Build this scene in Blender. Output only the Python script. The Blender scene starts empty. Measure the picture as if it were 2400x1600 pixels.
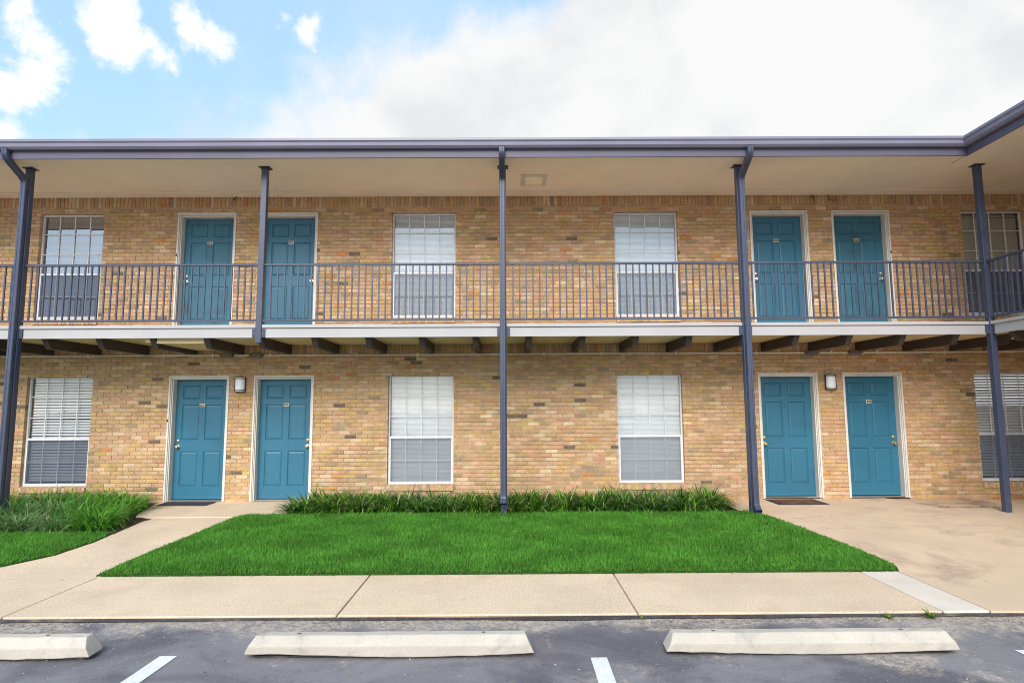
import bpy, math, random
import numpy as np
from mathutils import Matrix, Vector

random.seed(7)
rng = np.random.default_rng(11)
S = bpy.context.scene
COL = S.collection
R = math.radians

# ------------------------------------------------------------------ camera
cam_d = bpy.data.cameras.new('camera')
cam = bpy.data.objects.new('camera', cam_d)
COL.objects.link(cam)
CR = Vector((0.99997915, -0.00365757, -0.00532181))
CU = Vector((0.00490746, -0.10521857, 0.99443701))
CF = Vector((0.00419718, 0.99444239, 0.10519843))
cam.matrix_world = Matrix(((CR.x, CU.x, -CF.x, 0.0), (CR.y, CU.y, -CF.y, -10.5307),
                           (CR.z, CU.z, -CF.z, 1.5651), (0, 0, 0, 1)))
cam_d.sensor_width = 36
cam_d.lens = 21.312
cam_d.clip_start = 0.05
cam_d.clip_end = 2000
S.camera = cam

# ------------------------------------------------------------------ light
SUN_EL, SUN_AZ = R(36), R(-10)          # azimuth measured from straight behind the camera
sun_d = bpy.data.lights.new('sun', 'SUN')
sun_d.energy = 1.5
sun_d.angle = R(34)
sun_d.color = (1.0, 0.95, 0.88)
sun = bpy.data.objects.new('sun', sun_d)
COL.objects.link(sun)
sdir = Vector((math.sin(SUN_AZ) * math.cos(SUN_EL), -math.cos(SUN_AZ) * math.cos(SUN_EL), math.sin(SUN_EL)))
sun.rotation_euler = sdir.to_track_quat('Z', 'Y').to_euler()
sun.location = sdir * 60

S.view_settings.view_transform = 'Standard'
S.view_settings.look = 'None'
S.view_settings.exposure = 1.3
S.view_settings.gamma = 1.0
S.view_settings.use_curve_mapping = False
S.render.engine = 'CYCLES'
S.cycles.max_bounces = 10
S.cycles.diffuse_bounces = 6
S.cycles.filter_width = 1.0
S.cycles.transparent_max_bounces = 12

# ------------------------------------------------------------------ world
W = bpy.data.worlds.new('World')
S.world = W
W.use_nodes = True
nt = W.node_tree
nt.nodes.clear()


class NG:
    """tiny node helper"""
    def __init__(self, tree): self.t = tree

    def n(self, kind, **kw):
        nd = self.t.nodes.new(kind)
        for k, v in kw.items():
            if k.startswith('i_'):
                nd.inputs[k[2:].replace('_', ' ')].default_value = v
            else:
                setattr(nd, k, v)
        return nd

    def link(self, a, b): self.t.links.new(a, b)

    def math(self, op, a, b=None, clamp=False):
        m = self.t.nodes.new('ShaderNodeMath'); m.operation = op; m.use_clamp = clamp
        for i, v in enumerate((a, b)):
            if v is None: continue
            if isinstance(v, (int, float)): m.inputs[i].default_value = v
            else: self.link(v, m.inputs[i])
        return m.outputs[0]

    def noise(self, vec, scale, detail=4, rough=0.55, dist=0.0):
        nd = self.t.nodes.new('ShaderNodeTexNoise')
        nd.inputs['Scale'].default_value = scale
        nd.inputs['Detail'].default_value = detail
        nd.inputs['Roughness'].default_value = rough
        nd.inputs['Distortion'].default_value = dist
        if vec is not None: self.link(vec, nd.inputs['Vector'])
        return nd.outputs['Fac']

    def sstep(self, v, a, b, lo=0.0, hi=1.0):
        m = self.t.nodes.new('ShaderNodeMapRange')
        m.interpolation_type = 'SMOOTHSTEP'
        for i, x in zip(('From Min', 'From Max', 'To Min', 'To Max'), (a, b, lo, hi)):
            m.inputs[i].default_value = x
        if isinstance(v, (int, float)): m.inputs['Value'].default_value = v
        else: self.link(v, m.inputs['Value'])
        return m.outputs['Result']

    def mix(self, f, a, b, mode='MIX'):
        m = self.t.nodes.new('ShaderNodeMix'); m.data_type = 'RGBA'; m.blend_type = mode
        for s, v in ((m.inputs[0], f), (m.inputs[6], a), (m.inputs[7], b)):
            if isinstance(v, (int, float)): s.default_value = v
            elif isinstance(v, (tuple, list)): s.default_value = (*v[:3], 1)
            else: self.link(v, s)
        return m.outputs[2]

    def dot(self, vec, d):
        m = self.t.nodes.new('ShaderNodeVectorMath'); m.operation = 'DOT_PRODUCT'
        self.link(vec, m.inputs[0]); m.inputs[1].default_value = d
        return m.outputs['Value']

    def sub_len(self, vec, d):
        m = self.t.nodes.new('ShaderNodeVectorMath'); m.operation = 'DISTANCE'
        self.link(vec, m.inputs[0]); m.inputs[1].default_value = d
        return m.outputs['Value']


g = NG(nt)
out = g.n('ShaderNodeOutputWorld')
bg = g.n('ShaderNodeBackground'); bg.inputs['Strength'].default_value = 0.1
sky = g.n('ShaderNodeTexSky'); sky.sky_type = 'NISHITA'; sky.sun_disc = False
sky.sun_elevation = SUN_EL
sky.sun_rotation = math.pi - SUN_AZ
sky.dust_density = 1.4; sky.ozone_density = 1.0; sky.air_density = 1.0
tc = g.n('ShaderNodeTexCoord')
dirv = tc.outputs['Generated']
nb = g.noise(dirv, 3.2, 7, 0.58)            # broad billows
nf = g.noise(dirv, 9.0, 8, 0.62, 0.3)       # ragged edges
# the great cloud bank that fills the right half of the sky: a half space with a ragged rim
bank_n = Vector((0.3261, 0.5506, -0.7684)).normalized()
BANK_OFF = 0.0
d = g.dot(dirv, bank_n)
d = g.math('ADD', d, g.math('MULTIPLY', g.math('SUBTRACT', nb, 0.5), 0.30))
d = g.math('ADD', d, g.math('MULTIPLY', g.math('SUBTRACT', nf, 0.5), 0.16))
bank = g.sstep(d, -0.03, 0.075)
mask = bank
# fair weather cumulus in the blue part
CUMULUS = [((-0.5715, 0.6961, 0.4345), 0.0288), ((-0.5804, 0.7031, 0.4108), 0.0288), ((-0.5007, 0.7156, 0.4870), 0.0304), ((-0.5002, 0.7294, 0.4667), 0.0320),
           ((-0.4197, 0.7576, 0.4999), 0.0192), ((-0.4010, 0.7732, 0.4913), 0.0208), ((-0.3077, 0.7870, 0.5348), 0.0128), ((-0.2853, 0.8017, 0.5252), 0.0192),
           ((-0.4611, 0.7584, 0.4607), 0.0104), ((-0.5797, 0.6709, 0.4623), 0.0112), ((-0.6000, 0.7003, 0.3869), 0.0192), ((-0.6156, 0.7153, 0.3306), 0.0144),
           ((-0.4686, 0.7455, 0.4739), 0.0096), ((-0.68, 0.55, 0.48), 0.0400), ((-0.75, 0.35, 0.55), 0.0400), ((-0.72, 0.62, 0.30), 0.0320),
           ((0.35, -0.75, 0.55), 0.0560), ((-0.3, -0.8, 0.5), 0.0640), ((-0.85, -0.3, 0.42), 0.0640), ((-0.9, 0.2, 0.4), 0.0480), ((-0.5, 0.1, 0.85), 0.0560)]
puff = None
for c, r in CUMULUS:
    c = Vector(c).normalized()
    q = g.sub_len(dirv, c)
    q = g.math('SUBTRACT', r, q)
    puff = q if puff is None else g.math('MAXIMUM', puff, q)
nn = g.noise(dirv, 14.0, 8, 0.62, 0.4)
nn2 = g.noise(dirv, 34.0, 5, 0.6, 0.2)
puff = g.math('ADD', puff, g.math('MULTIPLY', g.math('SUBTRACT', nn, 0.5), 0.105))
puff = g.math('ADD', puff, g.math('MULTIPLY', g.math('SUBTRACT', nn2, 0.5), 0.035))
puffm = g.sstep(puff, -0.012, 0.014)
veil = g.sstep(g.noise(dirv, 2.6, 6, 0.6, 0.6), 0.45, 0.80, 0.0, 0.35)
gray = g.sstep(g.noise(dirv, 4.2, 6, 0.52, 0.25), 0.32, 0.54)
bank_col = g.mix(gray, (3.30, 3.33, 3.42), (3.90, 3.90, 3.90))
blue = g.mix(0.5, sky.outputs['Color'], (2.7, 4.3, 5.6))
blue = g.mix(veil, blue, (3.45, 3.75, 4.05))
colr = g.mix(bank, blue, bank_col)
colr = g.mix(puffm, colr, (4.5, 4.5, 4.5))
g.link(colr, bg.inputs['Color'])
g.link(bg.outputs[0], out.inputs['Surface'])

# ------------------------------------------------------------------ materials
MATS = {}


def newmat(name):
    m = bpy.data.materials.new(name); m.use_nodes = True
    m.node_tree.nodes.clear()
    MATS[name] = m
    return m, NG(m.node_tree)


def paint(name, col, rough=0.5, var=0.08, vscale=3.0, fine=0.0, fscale=60, bump=0.0, bscale=80, spec=0.5, metal=0.0,
          dirt=None, dirt_amt=0.0, dirt_scale=2.0, attr=False, spots=None, cracks=None):
    """painted / mineral surface with gentle unevenness"""
    m, g = newmat(name)
    o = g.n('ShaderNodeOutputMaterial'); b = g.n('ShaderNodeBsdfPrincipled')
    g.link(b.outputs[0], o.inputs['Surface'])
    geo = g.n('ShaderNodeNewGeometry'); P = geo.outputs['Position']
    base = (*col, 1)
    c = col
    if attr:
        a = g.n('ShaderNodeAttribute', attribute_name='tone'); c = a.outputs['Color']
    n1 = g.sstep(g.noise(P, vscale, 5, 0.6), 0.3, 0.7, 1 - var, 1 + var)
    h = g.n('ShaderNodeMix'); h.data_type = 'RGBA'; h.blend_type = 'MULTIPLY'; h.inputs[0].default_value = 1
    comb = g.n('ShaderNodeCombineColor')
    for i in range(3): g.link(n1, comb.inputs[i])
    c = g.mix(1.0, c, comb.outputs[0], 'MULTIPLY')
    if fine:
        n2 = g.sstep(g.noise(P, fscale, 3, 0.7), 0.3, 0.7, 1 - fine, 1 + fine)
        cb = g.n('ShaderNodeCombineColor')
        for i in range(3): g.link(n2, cb.inputs[i])
        c = g.mix(1.0, c, cb.outputs[0], 'MULTIPLY')
    if dirt:
        dm = g.sstep(g.noise(P, dirt_scale, 7, 0.68, 0.4), 0.62 if attr else 0.50, 0.76 if attr else 0.74, 0, dirt_amt)
        c = g.mix(dm, c, dirt)
    if spots:
        for sc_, lo_, col_ in spots:
            c = g.mix(g.sstep(g.noise(P, sc_, 2, 0.4), lo_, lo_ + 0.04, 0, 0.75), c, col_)
    if cracks:
        wv = g.n('ShaderNodeVectorMath'); wv.operation = 'ADD'
        nz = g.n('ShaderNodeTexNoise'); nz.inputs['Scale'].default_value = 3.0; nz.inputs['Detail'].default_value = 6
        g.link(P, nz.inputs['Vector']); sc = g.n('ShaderNodeVectorMath'); sc.operation = 'SCALE'; sc.inputs['Scale'].default_value = 0.5
        g.link(nz.outputs['Color'], sc.inputs[0]); g.link(P, wv.inputs[0]); g.link(sc.outputs[0], wv.inputs[1])
        vo = g.n('ShaderNodeTexVoronoi'); vo.feature = 'DISTANCE_TO_EDGE'; vo.inputs['Scale'].default_value = cracks[0]
        g.link(wv.outputs[0], vo.inputs['Vector'])
        ck = g.math('MULTIPLY', g.sstep(vo.outputs['Distance'], 0.0, cracks[1], 1, 0), g.sstep(g.noise(P, 0.6, 2, 0.5), 0.48, 0.60))
        c = g.mix(g.math('MULTIPLY', ck, 0.3), c, cracks[2])
    g.link(c, b.inputs['Base Color'])
    b.inputs['Roughness'].default_value = rough
    b.inputs['Specular IOR Level'].default_value = spec
    b.inputs['Metallic'].default_value = metal
    if bump:
        bp = g.n('ShaderNodeBump'); bp.inputs['Strength'].default_value = bump; bp.inputs['Distance'].default_value = 0.01
        g.link(g.noise(P, bscale, 4, 0.65), bp.inputs['Height'])
        g.link(bp.outputs[0], b.inputs['Normal'])
    return m


M_brick = paint('brick_clay', (0.4, 0.3, 0.2), 0.9, 0.12, 7, 0.16, 42, 0.6, 90, 0.2, attr=True, dirt=(0.17, 0.12, 0.08), dirt_amt=0.5, dirt_scale=13)
M_mortar = paint('mortar', (0.50, 0.355, 0.235), 0.95, 0.12, 6, 0.12, 90, 0.4, 150, 0.2)
M_navy = paint('slate_blue_metal_paint', (0.054, 0.066, 0.112), 0.38, 0.08, 2.5, 0.03, 60, 0.04, 40, 0.5, dirt=(0.11, 0.105, 0.125), dirt_amt=0.3)
M_gutter = paint('slate_violet_gutter_paint', (0.20, 0.19, 0.265), 0.34, 0.06, 1.6, 0.02, 60, 0.03, 20, 0.5, dirt=(0.18, 0.165, 0.23), dirt_amt=0.4)
M_fasciaR = paint('slate_violet_fascia_paint', (0.10, 0.092, 0.135), 0.5, 0.06, 1.6, 0.02, 60, 0.05, 30, 0.4, dirt=(0.12, 0.10, 0.15), dirt_amt=0.4)
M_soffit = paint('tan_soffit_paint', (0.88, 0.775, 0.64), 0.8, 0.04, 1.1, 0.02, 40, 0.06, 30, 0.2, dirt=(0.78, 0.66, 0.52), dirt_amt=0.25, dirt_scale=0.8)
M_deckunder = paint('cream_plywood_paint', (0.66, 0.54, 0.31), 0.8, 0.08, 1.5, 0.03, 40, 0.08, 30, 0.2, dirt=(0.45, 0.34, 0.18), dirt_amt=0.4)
M_fascia = paint('pale_grey_beam_paint', (0.42, 0.405, 0.41), 0.5, 0.04, 1.2, 0.02, 40, 0.03, 30, 0.4, dirt=(0.36, 0.33, 0.31), dirt_amt=0.30, dirt_scale=3)
M_joist = paint('dark_brown_joist_paint', (0.055, 0.041, 0.039), 0.55, 0.12, 3, 0.05, 60, 0.12, 50, 0.4)
M_trim = paint('off_white_trim_paint', (0.66, 0.62, 0.56), 0.5, 0.05, 3, 0.02, 60, 0.06, 60, 0.4, dirt=(0.45, 0.38, 0.30), dirt_amt=0.35, dirt_scale=5)
M_door = paint('teal_door_paint', (0.026, 0.140, 0.222), 0.42, 0.06, 1.3, 0.02, 50, 0.06, 60, 0.45, dirt=(0.022, 0.085, 0.135), dirt_amt=0.45, dirt_scale=1.6)
M_doorgrime = paint('weathered_teal_door_paint', (0.034, 0.145, 0.215), 0.5, 0.12, 2.3, 0.05, 50, 0.08, 60, 0.4, dirt=(0.035, 0.065, 0.09), dirt_amt=0.75, dirt_scale=2.6)
M_alu = paint('white_aluminium', (0.70, 0.70, 0.71), 0.4, 0.04, 4, 0.02, 60, 0, 0, 0.5, dirt=(0.45, 0.42, 0.38), dirt_amt=0.3, dirt_scale=6)
M_blind = paint('white_vinyl_blind', (0.86, 0.86, 0.86), 0.55, 0.04, 2, 0.0, 60, 0, 0, 0.4)
M_blinddark = paint('plum_grey_blind', (0.40, 0.33, 0.38), 0.5, 0.06, 2)
M_shade = paint('taupe_roller_shade', (0.50, 0.45, 0.385), 0.8, 0.05, 2)
M_brass = paint('aged_brass', (0.62, 0.50, 0.30), 0.3, 0.15, 30, metal=0.9)
M_nickel = paint('satin_nickel', (0.66, 0.64, 0.60), 0.25, 0.1, 30, metal=0.9)
M_black = paint('black_metal', (0.02, 0.018, 0.02), 0.45)
M_dark = paint('dark_interior', (0.10, 0.095, 0.10), 0.9)
M_diff = paint('frosted_white_diffuser', (0.86, 0.88, 0.90), 0.35, 0.02)
M_yel = paint('yellowed_acrylic', (0.93, 0.89, 0.66), 0.4, 0.04)
M_plate = paint('dark_brown_plate', (0.035, 0.02, 0.012), 0.4)
M_ink = paint('cream_lettering', (0.80, 0.66, 0.46), 0.4)
M_conduit = paint('grey_green_conduit', (0.76, 0.77, 0.68), 0.4, 0.1, 3, metal=0.0, dirt=(0.25, 0.22, 0.18), dirt_amt=0.5)
M_box = paint('grey_junction_box', (0.16, 0.15, 0.145), 0.5, 0.1, 8, metal=0.3)
M_conc = paint('washed_concrete', (0.68, 0.525, 0.375), 0.9, 0.07, 1.0, 0.17, 60, 0.5, 110, 0.2, dirt=(0.55, 0.395, 0.27), dirt_amt=0.5, dirt_scale=1.9,
               spots=[(9.0, 0.755, (0.30, 0.22, 0.16)), (31.0, 0.76, (0.25, 0.19, 0.14))])
M_apron = paint('stained_concrete', (0.66, 0.50, 0.355), 0.85, 0.08, 0.9, 0.06, 80, 0.2, 120, 0.25, dirt=(0.34, 0.24, 0.18), dirt_amt=0.75, dirt_scale=0.9,
                spots=[(7.0, 0.74, (0.27, 0.19, 0.15)), (24.0, 0.745, (0.22, 0.16, 0.13))], cracks=(0.33, 0.004, (0.22, 0.16, 0.12)))
M_white = paint('white_painted_concrete', (0.70, 0.615, 0.53), 0.8, 0.06, 2, 0.05, 90, 0.2, 120, 0.2, dirt=(0.52, 0.43, 0.34), dirt_amt=0.35, dirt_scale=3)
M_stop = paint('cream_painted_concrete', (0.50, 0.445, 0.375), 0.75, 0.06, 2.5, 0.05, 70, 0.35, 90, 0.3, dirt=(0.30, 0.275, 0.25), dirt_amt=0.75, dirt_scale=4.5)
M_line = paint('white_road_paint', (0.74, 0.73, 0.74), 0.7, 0.05, 4, 0.10, 80, 0.3, 150, 0.3, dirt=(0.32, 0.30, 0.31), dirt_amt=0.5, dirt_scale=14)
M_tar = paint('black_tar', (0.045, 0.040, 0.045), 0.6, 0.2, 5, 0.2, 40, 0.6, 40, 0.4, dirt=(0.25, 0.20, 0.15), dirt_amt=0.6, dirt_scale=5)
M_soil = paint('dark_soil', (0.050, 0.036, 0.022), 0.95, 0.25, 8, 0.3, 60, 0.8, 60, 0.1, dirt=(0.10, 0.08, 0.04), dirt_amt=0.5, dirt_scale=9)
M_lawnsoil = paint('turf_thatch', (0.030, 0.085, 0.012), 0.95, 0.2, 3, 0.3, 60, 0.8, 60, 0.1)
M_dirt = paint('pale_dirt', (0.50, 0.37, 0.265), 0.95, 0.2, 3, 0.2, 60, 0.6, 50, 0.1, dirt=(0.26, 0.18, 0.125), dirt_amt=0.6, dirt_scale=4)
M_mat = paint('charcoal_rubber', (0.042, 0.038, 0.050), 0.8, 0.1, 6, 0.15, 90, 0.4, 120, 0.3)
M_coir = paint('brown_coir', (0.155, 0.085, 0.055), 0.95, 0.25, 9, 0.3, 90, 0.7, 140, 0.1, dirt=(0.10, 0.05, 0.035), dirt_amt=0.6, dirt_scale=7)
M_leafdry = paint('dry_leaf', (0.25, 0.16, 0.08), 0.9, 0.3, 20, attr=True)
M_orange = paint('orange_rubber', (0.55, 0.20, 0.03), 0.5)
M_roof = paint('grey_membrane', (0.28, 0.27, 0.27), 0.9, 0.1, 1)


def plant_mat(name, patch=0.25, pscale=1.2, rough=0.5, spec=0.3, trans=0.3):
    m, g = newmat(name)
    o = g.n('ShaderNodeOutputMaterial'); b = g.n('ShaderNodeBsdfPrincipled')
    a = g.n('ShaderNodeAttribute', attribute_name='tone')
    geo = g.n('ShaderNodeNewGeometry')
    n1 = g.sstep(g.noise(geo.outputs['Position'], pscale, 4, 0.6), 0.32, 0.68, 1 - patch, 1 + patch)
    cb = g.n('ShaderNodeCombineColor')
    for i in range(3): g.link(n1, cb.inputs[i])
    c = g.mix(1.0, a.outputs['Color'], cb.outputs[0], 'MULTIPLY')
    g.link(c, b.inputs['Base Color'])
    b.inputs['Roughness'].default_value = rough
    b.inputs['Specular IOR Level'].default_value = spec
    t = g.n('ShaderNodeBsdfTranslucent'); g.link(c, t.inputs['Color'])
    mx = g.n('ShaderNodeMixShader'); mx.inputs[0].default_value = trans
    g.link(b.outputs[0], mx.inputs[1]); g.link(t.outputs[0], mx.inputs[2])
    g.link(mx.outputs[0], o.inputs['Surface'])
    return m


M_grass = plant_mat('turf_grass', 0.20, 1.8, 0.6, 0.2, 0.35)
M_strap = plant_mat('strap_leaf', 0.12, 2.0, 0.38, 0.45, 0.25)


def glass_mat(name, k):
    m, g = newmat(name)
    o = g.n('ShaderNodeOutputMaterial')
    tr = g.n('ShaderNodeBsdfTransparent'); tr.inputs['Color'].default_value = (0.96, 0.98, 0.99, 1)
    gl = g.n('ShaderNodeBsdfGlossy'); gl.inputs['Roughness'].default_value = 0.015
    gl.inputs['Color'].default_value = (0.95, 0.98, 1.0, 1)
    lw = g.n('ShaderNodeFresnel'); lw.inputs['IOR'].default_value = 1.52
    f = g.math('MULTIPLY', lw.outputs[0], k, True)
    mx = g.n('ShaderNodeMixShader'); g.link(f, mx.inputs[0])
    g.link(tr.outputs[0], mx.inputs[1]); g.link(gl.outputs[0], mx.inputs[2])
    geo = g.n('ShaderNodeNewGeometry')
    bp = g.n('ShaderNodeBump'); bp.inputs['Strength'].default_value = 0.02; bp.inputs['Distance'].default_value = 0.02
    g.link(g.noise(geo.outputs['Position'], 2.5, 2, 0.5), bp.inputs['Height'])
    g.link(bp.outputs[0], gl.inputs['Normal'])
    g.link(mx.outputs[0], o.inputs['Surface'])
    return m


def screen_mat(name, col, k):
    m, g = newmat(name)
    o = g.n('ShaderNodeOutputMaterial')
    tr = g.n('ShaderNodeBsdfTransparent')
    df = g.n('ShaderNodeBsdfDiffuse'); df.inputs['Color'].default_value = (*col, 1)
    mx = g.n('ShaderNodeMixShader'); mx.inputs[0].default_value = k
    g.link(tr.outputs[0], mx.inputs[1]); g.link(df.outputs[0], mx.inputs[2])
    g.link(mx.outputs[0], o.inputs['Surface'])
    return m


def asphalt_mat():
    m, g = newmat('worn_asphalt')
    o = g.n('ShaderNodeOutputMaterial'); b = g.n('ShaderNodeBsdfPrincipled')
    geo = g.n('ShaderNodeNewGeometry'); P = geo.outputs['Position']
    sep = g.n('ShaderNodeSeparateXYZ'); g.link(P, sep.inputs[0])
    c = g.mix(g.sstep(g.noise(P, 1.1, 7, 0.65, 0.6), 0.36, 0.62), (0.118, 0.111, 0.125), (0.225, 0.213, 0.224))
    c = g.mix(g.sstep(g.noise(P, 0.55, 4, 0.5, 0.5), 0.52, 0.68, 0, 0.5), c, (0.165, 0.132, 0.145))
    grain = g.noise(P, 75, 5, 0.85)
    c = g.mix(g.sstep(grain, 0.56, 0.68, 0, 0.7), c, (0.42, 0.39, 0.37))
    c = g.mix(g.sstep(g.noise(P, 22, 3, 0.5), 0.70, 0.73, 0, 0.8), c, (0.05, 0.045, 0.05))
    c = g.mix(g.sstep(grain, 0.42, 0.32, 0, 0.45), c, (0.075, 0.07, 0.09))
    # sand washed up against the kerb and lying in worn patches
    near = g.sstep(sep.outputs['Y'], -5.95, -5.50)
    near = g.math('MULTIPLY', near, g.sstep(sep.outputs['Y'], -5.30, -5.40))
    east = g.sstep(sep.outputs['X'], 2.2, 4.2, 0, 0.10)
    sn = g.noise(P, 1.7, 9, 0.72, 0.5)
    s1 = g.math('ADD', g.math('ADD', g.math('MULTIPLY', near, 0.21), east), sn)
    sand = g.sstep(s1, 0.55, 0.70, 0, 0.9)
    speck = g.sstep(g.noise(P, 26, 6, 0.8, 0.6), 0.40, 0.60, 0.15, 1.0)
    sand = g.math('MULTIPLY', sand, speck)
    c = g.mix(sand, c, (0.52, 0.43, 0.345))
    g.link(c, b.inputs['Base Color'])
    b.inputs['Roughness'].default_value = 0.82
    b.inputs['Specular IOR Level'].default_value = 0.3
    bp = g.n('ShaderNodeBump'); bp.inputs['Strength'].default_value = 0.7; bp.inputs['Distance'].default_value = 0.006
    g.link(g.noise(P, 110, 4, 0.7), bp.inputs['Height']); g.link(bp.outputs[0], b.inputs['Normal'])
    g.link(b.outputs[0], o.inputs['Surface'])
    return m


M_glass = glass_mat('window_glass', 2.0)
M_glass_up = glass_mat('tinted_window_glass', 3.6)
M_glass_film = glass_mat('filmed_window_glass', 6.5)
M_screen = screen_mat('insect_screen', (0.21, 0.24, 0.29), 0.38)
M_screen_dark = screen_mat('dark_insect_screen', (0.09, 0.11, 0.16), 0.52)
M_asph = asphalt_mat()


# ------------------------------------------------------------------ mesh helpers
class MB:
    def __init__(self): self.v = []; self.f = []; self.t = []; self.m = []

    def add(self, vs, fs, tone=None, mi=0):
        o = len(self.v); self.v += vs
        for f in fs:
            self.f.append(tuple(i + o for i in f)); self.t.append(tone); self.m.append(mi)

    def box(self, x0, x1, y0, y1, z0, z1, tone=None, mi=0, bev=0.0):
        if bev <= 0:
            vs = [(x0, y0, z0), (x1, y0, z0), (x1, y1, z0), (x0, y1, z0), (x0, y0, z1), (x1, y0, z1), (x1, y1, z1), (x0, y1, z1)]
            self.add(vs, [(0, 3, 2, 1), (4, 5, 6, 7), (0, 1, 5, 4), (1, 2, 6, 5), (2, 3, 7, 6), (3, 0, 4, 7)], tone, mi)
            return
        b = bev
        vs = []
        for (x, sx) in ((x0, 1), (x1, -1)):
            for (y, sy) in ((y0, 1), (y1, -1)):
                for (z, sz) in ((z0, 1), (z1, -1)):
                    vs += [(x, y + sy * b, z + sz * b), (x + sx * b, y, z + sz * b), (x + sx * b, y + sy * b, z)]
        I = lambda a, b_, c, k: ((a * 2 + b_) * 2 + c) * 3 + k
        fs = [(I(0, 0, 0, 0), I(0, 0, 1, 0), I(0, 1, 1, 0), I(0, 1, 0, 0)), (I(1, 0, 0, 0), I(1, 1, 0, 0), I(1, 1, 1, 0), I(1, 0, 1, 0)),
              (I(0, 0, 0, 1), I(1, 0, 0, 1), I(1, 0, 1, 1), I(0, 0, 1, 1)), (I(0, 1, 0, 1), I(0, 1, 1, 1), I(1, 1, 1, 1), I(1, 1, 0, 1)),
              (I(0, 0, 0, 2), I(0, 1, 0, 2), I(1, 1, 0, 2), I(1, 0, 0, 2)), (I(0, 0, 1, 2), I(1, 0, 1, 2), I(1, 1, 1, 2), I(0, 1, 1, 2))]
        for a in (0, 1):
            for c in (0, 1):
                fs.append((I(a, 0, c, 0), I(a, 1, c, 0), I(a, 1, c, 2), I(a, 0, c, 2)))
                fs.append((I(0, a, c, 1), I(1, a, c, 1), I(1, a, c, 2), I(0, a, c, 2)))
                fs.append((I(a, c, 0, 0), I(a, c, 1, 0), I(a, c, 1, 1), I(a, c, 0, 1)))
        for a in (0, 1):
            for b_ in (0, 1):
                for c in (0, 1):
                    fs.append((I(a, b_, c, 0), I(a, b_, c, 1), I(a, b_, c, 2)))
        self.add(vs, fs, tone, mi)

    def lathe(self, prof, c, axis='y', n=16, mi=0):
        """prof: (radius, offset) pairs along the axis"""
        vs = []
        for r, o in prof:
            for k in range(n):
                a = 2 * math.pi * k / n
                u, w = r * math.cos(a), r * math.sin(a)
                vs.append({'y': (c[0] + u, c[1] + o, c[2] + w), 'z': (c[0] + u, c[1] + w, c[2] + o), 'x': (c[0] + o, c[1] + u, c[2] + w)}[axis])
        fs = []
        for i in range(len(prof) - 1):
            for k in range(n):
                fs.append((i * n + k, i * n + (k + 1) % n, (i + 1) * n + (k + 1) % n, (i + 1) * n + k))
        fs.append(tuple(range(n))); fs.append(tuple((len(prof) - 1) * n + k for k in range(n)))
        self.add(vs, fs, None, mi)

    def sweep(self, pts, prof, closed_ends=True, mi=0, up=(1, 0, 0)):
        """prof: list of (a,b); a along `up`, b along the in-plane normal"""
        vs = []; n = len(prof); up = Vector(up)
        for i, p in enumerate(pts):
            p = Vector(p)
            d0 = (p - Vector(pts[i - 1])).normalized() if i else None
            d1 = (Vector(pts[i + 1]) - p).normalized() if i < len(pts) - 1 else None
            t = (d0 + d1).normalized() if d0 and d1 else (d0 or d1)
            k = 1.0
            if d0 and d1: k = 1 / max(0.5, t.dot(d0))
            nb = t.cross(up).normalized()
            for a, b in prof: vs.append(tuple(p + up * a + nb * (b * k)))
        fs = []
        for i in range(len(pts) - 1):
            for k in range(n):
                fs.append((i * n + k, i * n + (k + 1) % n, (i + 1) * n + (k + 1) % n, (i + 1) * n + k))
        if closed_ends:
            fs.append(tuple(range(n))[::-1]); fs.append(tuple((len(pts) - 1) * n + k for k in range(n)))
        self.add(vs, fs, None, mi)

    def tube(self, pts, r, n=6):
        vs = []
        for i, p in enumerate(pts):
            p = Vector(p)
            t = (Vector(pts[min(i + 1, len(pts) - 1)]) - Vector(pts[max(i - 1, 0)])).normalized()
            a = t.cross(Vector((0.1, 1, 0.3))).normalized(); b = t.cross(a)
            for k in range(n):
                q = 2 * math.pi * k / n
                vs.append(tuple(p + a * (r * math.cos(q)) + b * (r * math.sin(q))))
        fs = [(i * n + k, i * n + (k + 1) % n, (i + 1) * n + (k + 1) % n, (i + 1) * n + k) for i in range(len(pts) - 1) for k in range(n)]
        fs += [tuple(range(n)), tuple((len(pts) - 1) * n + k for k in range(n))]
        self.add(vs, fs)

    def mesh(self, name, mats):
        me = bpy.data.meshes.new(name)
        me.from_pydata(self.v, [], self.f)
        if not isinstance(mats, (list, tuple)): mats = [mats]
        for m in mats: me.materials.append(m)
        if len(mats) > 1: me.polygons.foreach_set('material_index', self.m)
        if any(t is not None for t in self.t):
            a = me.attributes.new('tone', 'FLOAT_COLOR', 'FACE')
            arr = np.array([(*(t or (0.4, 0.3, 0.2)), 1.0) for t in self.t], dtype=np.float32)
            a.data.foreach_set('color', arr.ravel())
        me.update()
        return me


def orient(me):
    import bmesh
    bm = bmesh.new(); bm.from_mesh(me); bmesh.ops.recalc_face_normals(bm, faces=bm.faces[:]); bm.to_mesh(me); bm.free()
    return me


def put(name, me, parent=None, loc=(0, 0, 0), rot=(0, 0, 0)):
    o = bpy.data.objects.new(name, me); COL.objects.link(o)
    o.location = loc; o.rotation_euler = rot
    if parent is not None: o.parent = parent
    return o


def part(name, mb, mat, parent=None, loc=(0, 0, 0), rot=(0, 0, 0), fix=True):
    me = mb.mesh(name, mat)
    if fix and len(me.polygons) < 4000: orient(me)
    return put(name, me, parent, loc, rot)


def smooth(o, ang=40):
    me = o.data
    me.polygons.foreach_set('use_smooth', [True] * len(me.polygons))
    me.set_sharp_from_angle(angle=R(ang))
    return o


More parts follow.
